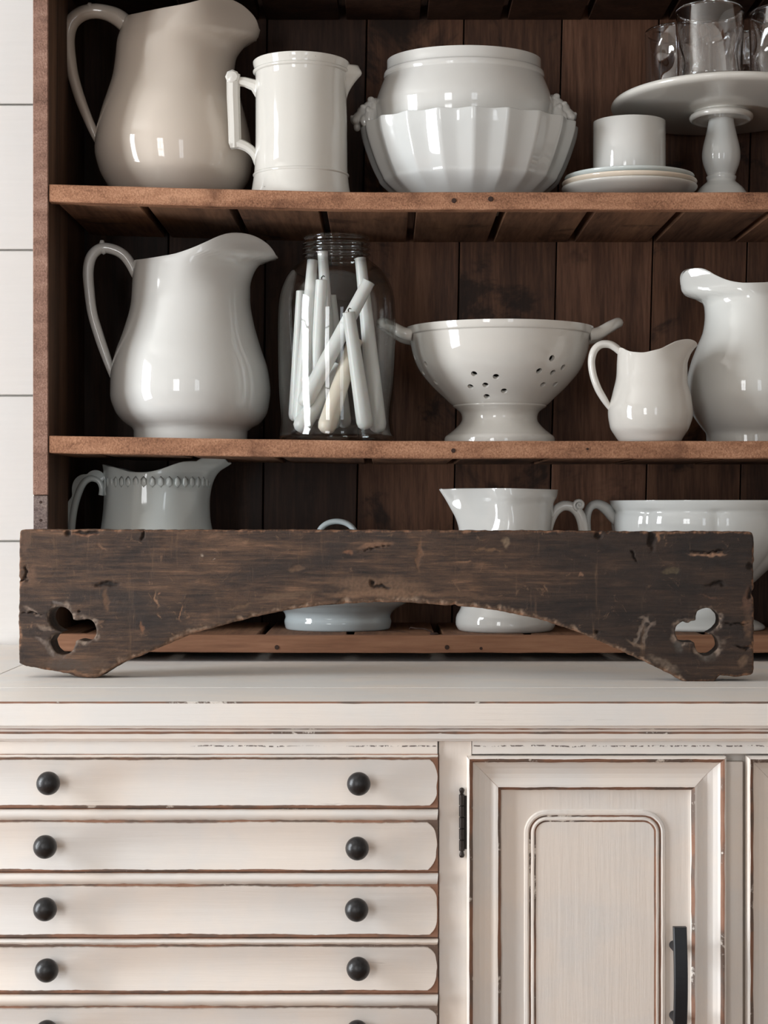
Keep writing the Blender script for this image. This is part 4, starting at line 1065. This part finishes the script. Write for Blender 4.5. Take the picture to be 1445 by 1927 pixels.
for (tx, ty, bx, by, dt, db, rt, rb, wick, label, iv) in cand:
    a = P(bx, by, y+db); b = P(tx, ty, y+dt)
    a.z = max(a.z, zb+.0075+rb*k*.55)
    d = (b-a).normalized(); L = (b-a).length; rt *= k*1.08; rb *= k*1.04
    q = Vector((0, 0, 1)).rotation_difference(d).to_matrix().to_4x4()
    pr = [(.0001, -rb*.55), (rb*.5, -rb*.45), (rb*.85, -rb*.15), (rb, rb*.4)]+[(rb+(rt-rb)*t, rb*.4+(L-rb*.4)*t) for t in (.1, .25, .5, .75, .93, .985)]+[(rt*1.02, L), (rt*.8, L+.0008), (.0001, L-.0004)]
    bm = lathe(pr, 0, 0, 0, 24); weld(bm); bm.transform(Matrix.Translation(a) @ q)
    e = empty('candle', label, 'candle', a, 'candles in the glass jar')
    o = from_bm('wax', bm, M['waxi' if iv else 'wax'], e, smooth=True, sharp=1.0)
    if wick:
        w0 = b; pth = [w0-d*.002, w0+d*.004, w0+d*.006+Vector((.002, 0, 0)), w0+d*.005+Vector((.0045, 0, 0))]
        from_bm('wick', tube(pth, [.0009, .001, .0009, .0007], 8), M['wick'], e, smooth=True)

# 8 colander
y = .163; X = P(940, 0, y).x; zb = shelf_z('mid', X); k = S(y); zq = lambda py: P(0, py, y).z-zb
pr = [(.0001, zq(765)), (60*k, zq(768)), (72*k, zq(768)), (87*k, zq(764)), (105*k, zq(748)), (128*k, zq(726)), (150*k, zq(699)), (162*k, zq(673)), (168*k, zq(648)), (170*k, zq(638)), (171*k, zq(633.5)), (174*k, zq(631)), (175.5*k, zq(624)), (176*k, zq(618))]
prof = [pr[0]]+[tuple(q) for q in crv(pr[1:], 5)]
bm = lathe(prof, X, y, zb, 128); weld(bm)
col = empty('colander', 'white footed ceramic colander with flower-shaped drain holes and two handles', 'colander', (X, y, zb))
bowl = from_bm('bowl', bm, M['warm'], col, smooth=True)
face_out(bowl); ms = bowl.modifiers.new('wall', 'SOLIDIFY'); ms.thickness = .0055; ms.offset = -1
Rz = interp([(z, r) for r, z in prof])
cut = bmesh.new(); Cw = Vector((0, CY, ZC))
def hit(px, py):                       # view ray meets the bowl surface
    dr_ = Vector(((px-722.5)/F, 1, -(py-963.5)/F)); t = 2.3
    while t < 2.9:
        p = Cw+dr_*t; r = Rz(p.z-zb)
        if (p.x-X)**2+(p.y-y)**2 < r*r: return p
        t += .0005
    return None
hp = [(478, 388), (607, 404), (545, 454), (457, 464), (655, 489), (553, 521), (937, 296), (1004, 350), (862, 371), (943, 380), (885, 452), (957, 449), (193, 332), (175, 380), (250, 438), (126, 290), (212, 452), (150, 375)]
for (hx, hy) in hp:
    p = hit(740+hx/3.141, 580+hy/3.141)
    if p is None: continue
    for rot in (0, PI):
        rel = p-Vector((X, y, p.z)); rel = Matrix.Rotation(rot, 3, 'Z') @ rel; pp = Vector((X, y, p.z))+rel
        dz_ = (Rz(p.z-zb+.002)-Rz(p.z-zb-.002))/.004; n_ = (rel.normalized()+Vector((0, 0, -dz_))).normalized()
        q = Vector((0, 0, 1)).rotation_difference(n_).to_matrix().to_4x4()
        bmesh.ops.create_cone(cut, cap_ends=True, segments=20, radius1=.0043, radius2=.0052, depth=.022, matrix=Matrix.Translation(pp) @ q)
cm = bpy.data.meshes.new('cut'); cut.to_mesh(cm); cut.free(); co = bpy.data.objects.new('cut', cm); COL.objects.link(co)
mb = bowl.modifiers.new('holes', 'BOOLEAN'); mb.operation = 'DIFFERENCE'; mb.object = co; mb.solver = 'EXACT'
bpy.context.view_layer.update(); bake(bowl); bpy.data.objects.remove(co)
bm = bmesh.new(); bm.from_mesh(bowl.data)
for f in bm.faces: f.smooth = True
for e_ in bm.edges:
    if len(e_.link_faces) == 2 and e_.calc_face_angle(0) > .6: e_.smooth = False
bm.to_mesh(bowl.data); bm.free()
yb = zpy(zb, y)
pr = [(.0001, .004), (96*k, .004), (101*k, 0), (104*k, .0015), (103*k, zq(823)), (95*k, zq(816)), (83*k, zq(806)), (74*k, zq(796)), (71*k, zq(788)), (73*k, zq(778)), (80*k, zq(771)), (87*k, zq(766)), (88*k, zq(763)), (86*k, zq(761)), (.0001, zq(761)-.0)]
bm = lathe([pr[0]]+[tuple(q) for q in crv(pr[1:-1], 5)]+[pr[-1]], X, y, zb, 96); weld(bm)
from_bm('foot', bm, M['warm'], col, smooth=True)
for sg in (-1, 1):
    z0_ = P(0, 629, y).z; r0 = 170*k
    pts = [(r0-.004, -.034, -.004), (r0+.010, -.033, -.001), (r0+.027, -.026, .009), (r0+.039, -.013, .0155), (r0+.042, 0, .0165), (r0+.039, .013, .0155), (r0+.027, .026, .009), (r0+.010, .033, -.001), (r0-.004, .034, -.004)]
    pts = [tuple(q) for q in crv(pts, 6)]
    path = [Vector((X+sg*a, y+b, z0_+c_)) for a, b, c_ in pts]
    from_bm('handle', tube(path, [.0098-.0020*math.sin(PI*i/(len(path)-1)) for i in range(len(path))], 12, 1.0, (0, 0, 1)), M['warm'], col, smooth=True)

# 9 small creamer
y = .062; zb = shelf_z('mid', P(1224, 0, y).x); yb = zpy(zb, y)
left = [(1166, 640), (1163, 655), (1161, 680), (1160, 705), (1152, 742), (1144, 775), (1148, 804), (1157, 820), (1166, yb-1), (1167, yb)]
right = [(1322, 634), (1317, 645), (1312, 651), (1306, 657), (1298, 670), (1293, 688), (1293, 714), (1300, 748), (1303, 778), (1296, 806), (1286, 822), (1280, yb-1), (1279, yb)]
rim = [(1166, 655), (1178, 663), (1190, 666), (1205, 667), (1220, 664), (1236, 660), (1252, 653), (1267, 646), (1280, 642), (1293, 640.5), (1302, 642), (1308, 645), (1311.5, 650)]
ry = [(635, 52), (670, 54), (700, 60), (740, 73), (778, 79), (806, 74), (822, 63), (yb-1, 57), (yb, 56)]
hd = tube_px([(1176, 668, 4), (1168, 663, 6.5), (1158, 654, 7.5), (1146, 648, 7.5), (1130, 649, 7.5), (1118, 660, 7.5), (1113, 680, 7), (1116, 705, 7), (1125, 731, 7), (1137, 752, 6.5), (1147, 768, 4.5), (1152, 778, 2)], y, squash=1.3)
potter('creamer', 'small warm white creamer with looped handle beside the colander', 'creamer', y, 'mid', 1224,
       make_body(y, left, right, rim, ry, zb, .5, .7), M['warm'], thick=.003, handle=hd)

# 10 right-hand pitcher with rounded spout facing left
y = .165; zb = shelf_z('mid', P(1411, 0, y).x); yb = zpy(zb, y)
left = [(1272, 500), (1277, 515), (1280, 530), (1282, 545), (1290, 556), (1306, 561), (1320, 566), (1326, 578), (1327, 595), (1324, 621), (1312, 652), (1299, 688), (1293, 722), (1295, 752), (1306, 783), (1322, 806), (1330, 818), (1330, yb)]
right = [(1494, 500), (1496, 530), (1495, 561), (1496, 595), (1500, 621), (1511, 652), (1524, 688), (1530, 722), (1528, 752), (1517, 783), (1500, 806), (1492, 818), (1492, yb)]
rim = [(1281, 536), (1281, 522), (1286, 513), (1297, 509), (1313, 510), (1325, 516), (1334, 523), (1347, 531), (1360, 537), (1376, 541), (1391, 542), (1420, 541), (1445, 538), (1475, 534), (1496, 530)]
ry = [(500, 82), (540, 84), (600, 90), (652, 102), (700, 116), (735, 119), (783, 107), (806, 92), (818, 82), (yb, 82)]
hd = tube_px([(1490, 540, 8), (1515, 520, 10), (1545, 525, 10), (1562, 560, 10), (1558, 610, 10), (1540, 660, 9), (1524, 690, 6)], y)
potter('pitcher', 'white pitcher with rounded spout facing left, cut off at the right of the middle shelf', 'pitcher', y, 'mid', 1411,
       make_body(y, left, right, rim, ry, zb, .45, .72, spout=-1, rear=.012), M['greyc'], handle=hd)

# 11 blue-grey creamer with scalloped handle, lowest shelf
y = .165; zb = shelf_z('low', P(298, 0, y).x); yb = zpy(zb, y)
left = [(188, 855), (191, 868), (194, 876), (196, 895), (197, 923), (195, 958), (190, 995), (184, 1035), (180, 1075), (184, 1115), (199, 1150), (216, 1168), (218, yb)]
right = [(445, 855), (440, 865), (434, 873), (425, 879), (414, 886), (404, 899), (397, 920), (394, 945), (395, 970), (400, 998), (408, 1035), (412, 1075), (408, 1115), (393, 1150), (376, 1168), (374, yb)]
rim = [(194, 874), (208, 878), (222, 880), (236, 884), (250, 888), (262, 889.5), (284, 890), (303, 887), (320, 882), (338, 875), (352, 870.5), (368, 869), (376, 869), (384, 864), (396, 860), (409, 859), (420, 861), (428, 866), (433, 872)]
ry = [(855, 84), (900, 88), (960, 94), (1035, 108), (1075, 112), (1115, 108), (1150, 92), (1168, 78), (yb, 76)]
def relief11(a, z, x, yy, mid, half, ryv):
    kk = 1+.010*math.cos(a*10)*sstep(ZC-.03, ZC+.02, z); return mid+(x-mid)*kk, yy*kk
cre = potter('creamer', 'pale grey creamer with scalloped handle at the left of the lowest shelf', 'creamer', y, 'low', 298,
       make_body(y, left, right, rim, ry, zb, .5, .78, relief=relief11), M['blue'], thick=.0035)
hp1 = [tuple(q) for q in crv([(190, 932, 5), (192, 918, 6), (186, 905, 6), (172, 900, 6.5), (158, 908, 7), (147, 930, 7), (139, 960, 7), (135, 995, 7), (136, 1035, 7), (145, 1070, 7), (162, 1095, 6.5), (184, 1105, 5)], 7)]
hb_ = tube([P(a, b, y) for a, b, r in hp1], [r*S(y) for a, b, r in hp1], 12, 1.1)
# scalloped outer comb
bm = bmesh.new(); pts = hp1[10:70]; prev = None
for i, (a, b, r) in enumerate(pts):
    a0, b0, _ = pts[max(0, i-1)]; a1, b1, _ = pts[min(len(pts)-1, i+1)]
    tx_, ty_ = a1-a0, b1-b0; L = math.hypot(tx_, ty_) or 1; nx_, ny_ = ty_/L, -tx_/L
    amp = (7+8*abs(math.sin(i/len(pts)*PI*4.5)))*sstep(0, 4, i)*sstep(len(pts), len(pts)-6, i)
    sgn = 1 if (a+nx_*5-215)**2+(b+ny_*5-980)**2 > (a-215)**2+(b-980)**2 else -1
    row = []
    for q, dy_ in ((0, -.0035), (1, -.0018), (1, .0018), (0, .0035)):
        p = P(a+sgn*nx_*(q*amp+2), b+sgn*ny_*(q*amp+2), y); p.y += dy_; row.append(bm.verts.new(p))
    if prev:
        for q in range(4): bm.faces.new((prev[q], prev[(q+1) % 4], row[(q+1) % 4], row[q]))
    prev = row
from_bm('handle', blend_join([hb_, bm]), M['blue'], cre, smooth=True, sharp=.9)
bl = bmesh.new()
for i in range(40):
    a = 2*PI*i/40; z = P(0, 908, y).z; l = P(197, 0, y).x; r = P(398, 0, y).x; rad = 89.6*S(y)
    b2 = bmesh.ops.create_icosphere(bl, subdivisions=1, radius=1)
    bmesh.ops.transform(bl, matrix=Matrix.Translation(((l+r)/2+(r-l)/2*1.0*math.cos(a), y+rad*math.sin(a), z)) @ Matrix.Rotation(a, 4, 'Z') @ Matrix.Diagonal((.0009, .0052, .0085, 1)), verts=b2['verts'])
for i in range(0): pass
o = from_bm('beading', bl, M['blue'], cre, smooth=True); o['kind'] = 'stuff'

# 12 covered dish in the middle of the lowest shelf
y = .150; X = P(636, 0, y).x; zb = shelf_z('low', X); k = S(y); zq = lambda py: P(0, py, y).z-zb
dish = empty('covered_dish', 'pale covered dish half hidden behind the arch of the carved board', 'dish', (X, y, zb))
pr = [(.0001, .004), (88*k, .004), (94*k, 0), (98*k, .001), (100*k, zq(1176)), (101*k, zq(1168)), (99*k, zq(1160)), (102*k, zq(1152)), (112*k, zq(1144)), (130*k, zq(1134)), (146*k, zq(1120)), (155*k, zq(1100)), (158*k, zq(1078))]
bm = lathe([pr[0]]+[tuple(q) for q in crv(pr[1:], 4)], X, y, zb, 96, 1, .9); weld(bm)
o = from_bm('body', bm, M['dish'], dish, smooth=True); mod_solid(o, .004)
pr = [(163*k, zq(1078)+.0003), (164*k, zq(1075)), (160*k, zq(1066)), (140*k, zq(1046)), (105*k, zq(1028)), (60*k, zq(1016)), (25*k, zq(1011)), (.0001, zq(1010))]
bm = lathe([(.0001, zq(1078)+.0003)]+[tuple(q) for q in crv(pr[:-1], 4)]+[pr[-1]], X, y, zb, 96, 1, .9); weld(bm)
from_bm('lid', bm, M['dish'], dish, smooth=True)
lid = dish.children[-1]
hk = [tuple(q) for q in crv([(598, 1018, 7), (600, 1003, 6), (606, 992, 5.5), (618, 984, 5.5), (634, 981, 5.5), (650, 984, 5.5), (662, 992, 5.5), (668, 1003, 6), (670, 1018, 7)], 6)]
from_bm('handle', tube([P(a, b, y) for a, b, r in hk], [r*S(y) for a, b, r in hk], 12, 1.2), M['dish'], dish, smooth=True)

# 13 white sauce jug
y = .115; X = P(950, 0, y).x; zb = shelf_z('low', X); yb = zpy(zb, y)
left = [(822, 914), (826, 921), (838, 940), (848, 958), (857, 975), (863, 996), (866, 1040), (866, 1090), (868, 1135), (866, 1145), (858, 1160), (857, 1173), (861, 1183), (864, yb)]
right = [(1053, 912), (1050, 924), (1048, 935), (1043, 944), (1041, 950), (1040, 970), (1037, 996), (1034, 1040), (1034, 1090), (1032, 1135), (1034, 1145), (1044, 1160), (1045, 1173), (1041, 1183), (1038, yb)]
rim = [(826, 921), (840, 920.5), (860, 920), (900, 920), (950, 920), (1000, 921), (1050, 922)]
ry = [(914, 93), (935, 92), (948, 87), (996, 86), (1135, 84), (1160, 93), (1175, 94), (yb, 88)]
hp1 = [(1030, 1000, 9), (1036, 978, 9.5), (1046, 961, 9.5), (1060, 952, 9.5), (1076, 954, 9.5), (1089, 966, 10), (1096, 985, 10), (1098, 1010, 9.5), (1094, 1045, 9), (1078, 1075, 8.5), (1055, 1092, 7.5), (1036, 1098, 5)]
hd = tube_px(hp1, y, squash=1.1)
scr = [];
for i in range(22):
    a = i/21*2.6*PI; rr_ = 11.5-8.5*i/21
    scr.append((1090+rr_*math.cos(a+1.9), 950+rr_*math.sin(a+1.9)*.95, 3.6-1.0*i/21))
sb_ = tube([P(a, b, y-.006) for a, b, r in scr], [r*S(y) for a, b, r in scr], 8, 2.2)
disc = lathe([(.0001, -.006), (.0068, -.006), (.0078, 0), (.0068, .006), (.0001, .006)], 0, 0, 0, 20); weld(disc); disc.transform(Matrix.Translation(P(1090, 950, y)) @ Matrix.Rotation(PI/2, 4, 'X'))
potter('sauce_jug', 'white jug with beak spout and scrolled handle on the lowest shelf', 'jug', y, 'low', 950,
       make_body(y, left, right, rim, ry, zb, .8, .45, spout=-1), M['white'], thick=.0038, handle=blend_join([hd, sb_, disc]))

# 14 large lobed footed bowl at the right
y = .150; X = P(1324, 0, y).x; zb = shelf_z('low', X); k = S(y); zq = lambda py: P(0, py, y).z-zb
fb = empty('footed_bowl', 'large lobed white footed bowl behind the right end of the carved board', 'bowl', (X, y, zb))
pr = [(.0001, .006), (98*k, .006), (104*k, 0), (112*k, 0), (114*k, .004), (108*k, zq(1172)), (92*k, zq(1164)), (66*k, zq(1155)), (54*k, zq(1146)), (56*k, zq(1132)), (72*k, zq(1118)), (94*k, zq(1096)), (122*k, zq(1070)), (150*k, zq(1042)), (168*k, zq(1015)), (174*k, zq(990)), (173*k, zq(972)), (170*k, zq(963)), (173*k, zq(956)), (176*k, zq(948)), (177*k, zq(942))]
def lobe(a, r, z, kk):
    w_ = sstep(.05, .12, z)*(1-sstep(zq(968), zq(955), z)); c_ = abs(math.sin((a+PI/2)*4))
    return r*(1-.035*w_*(1-c_)**2.2), z
bm = lathe([pr[0]]+[tuple(q) for q in crv(pr[1:], 4)], X, y, zb, 160, 1, .86, lobe); weld(bm)
o = from_bm('body', bm, M['cool'], fb, smooth=True); mod_solid(o, .005)
for sg in (-1, 1):
    f_ = lambda px: 1324-sg*(1324-px) if sg == 1 else 1324+(1324-px)
    hk = [tuple(q) for q in crv([(1162, 985, 8), (1152, 972, 10), (1140, 957, 11), (1124, 949, 9), (1110, 955, 8), (1104, 975, 8), (1106, 1005, 8), (1118, 1030, 8), (1140, 1045, 8), (1164, 1048, 6)], 6)]
    from_bm('handle', tube([P(f_(a), b, y) for a, b, r in hk], [r*S(y) for a, b, r in hk], 12, 1.3), M['cool'], fb, smooth=True)

# bent nail on the lowest shelf
y = .03; pts = [(771, 1174, 2), (785, 1177, 2), (799, 1178, 2.2), (808, 1183, 2.2), (813, 1189, 2.2)]
hk = [tuple(q) for q in crv(pts, 6)]
zs_ = shelf_z('low', P(810, 0, y).x)
path = [Vector((P(a, 0, y).x, y-.012+.05*(1189-b)/15*.6, zs_+.0018+ (1189-b)*.00045)) for a, b, r in hk]
path[0].z = zs_+.006
bm = tube(path, [.0012]*len(path), 8, 1, (0, 0, 1))
hb2 = lathe([(.0001, 0), (.006, 0), (.0065, .001), (.004, .0028), (.0001, .0032)], path[-1].x+.003, path[-1].y, zs_+.0001, 14); weld(hb2)
o = from_bm('bent_nail', blend_join([bm, hb2]), M['nail'], None, origin=(path[-1].x, path[-1].y, zs_), smooth=True)
tag(o, 'small rusty bent nail lying on the lowest shelf under the arch', 'nail')
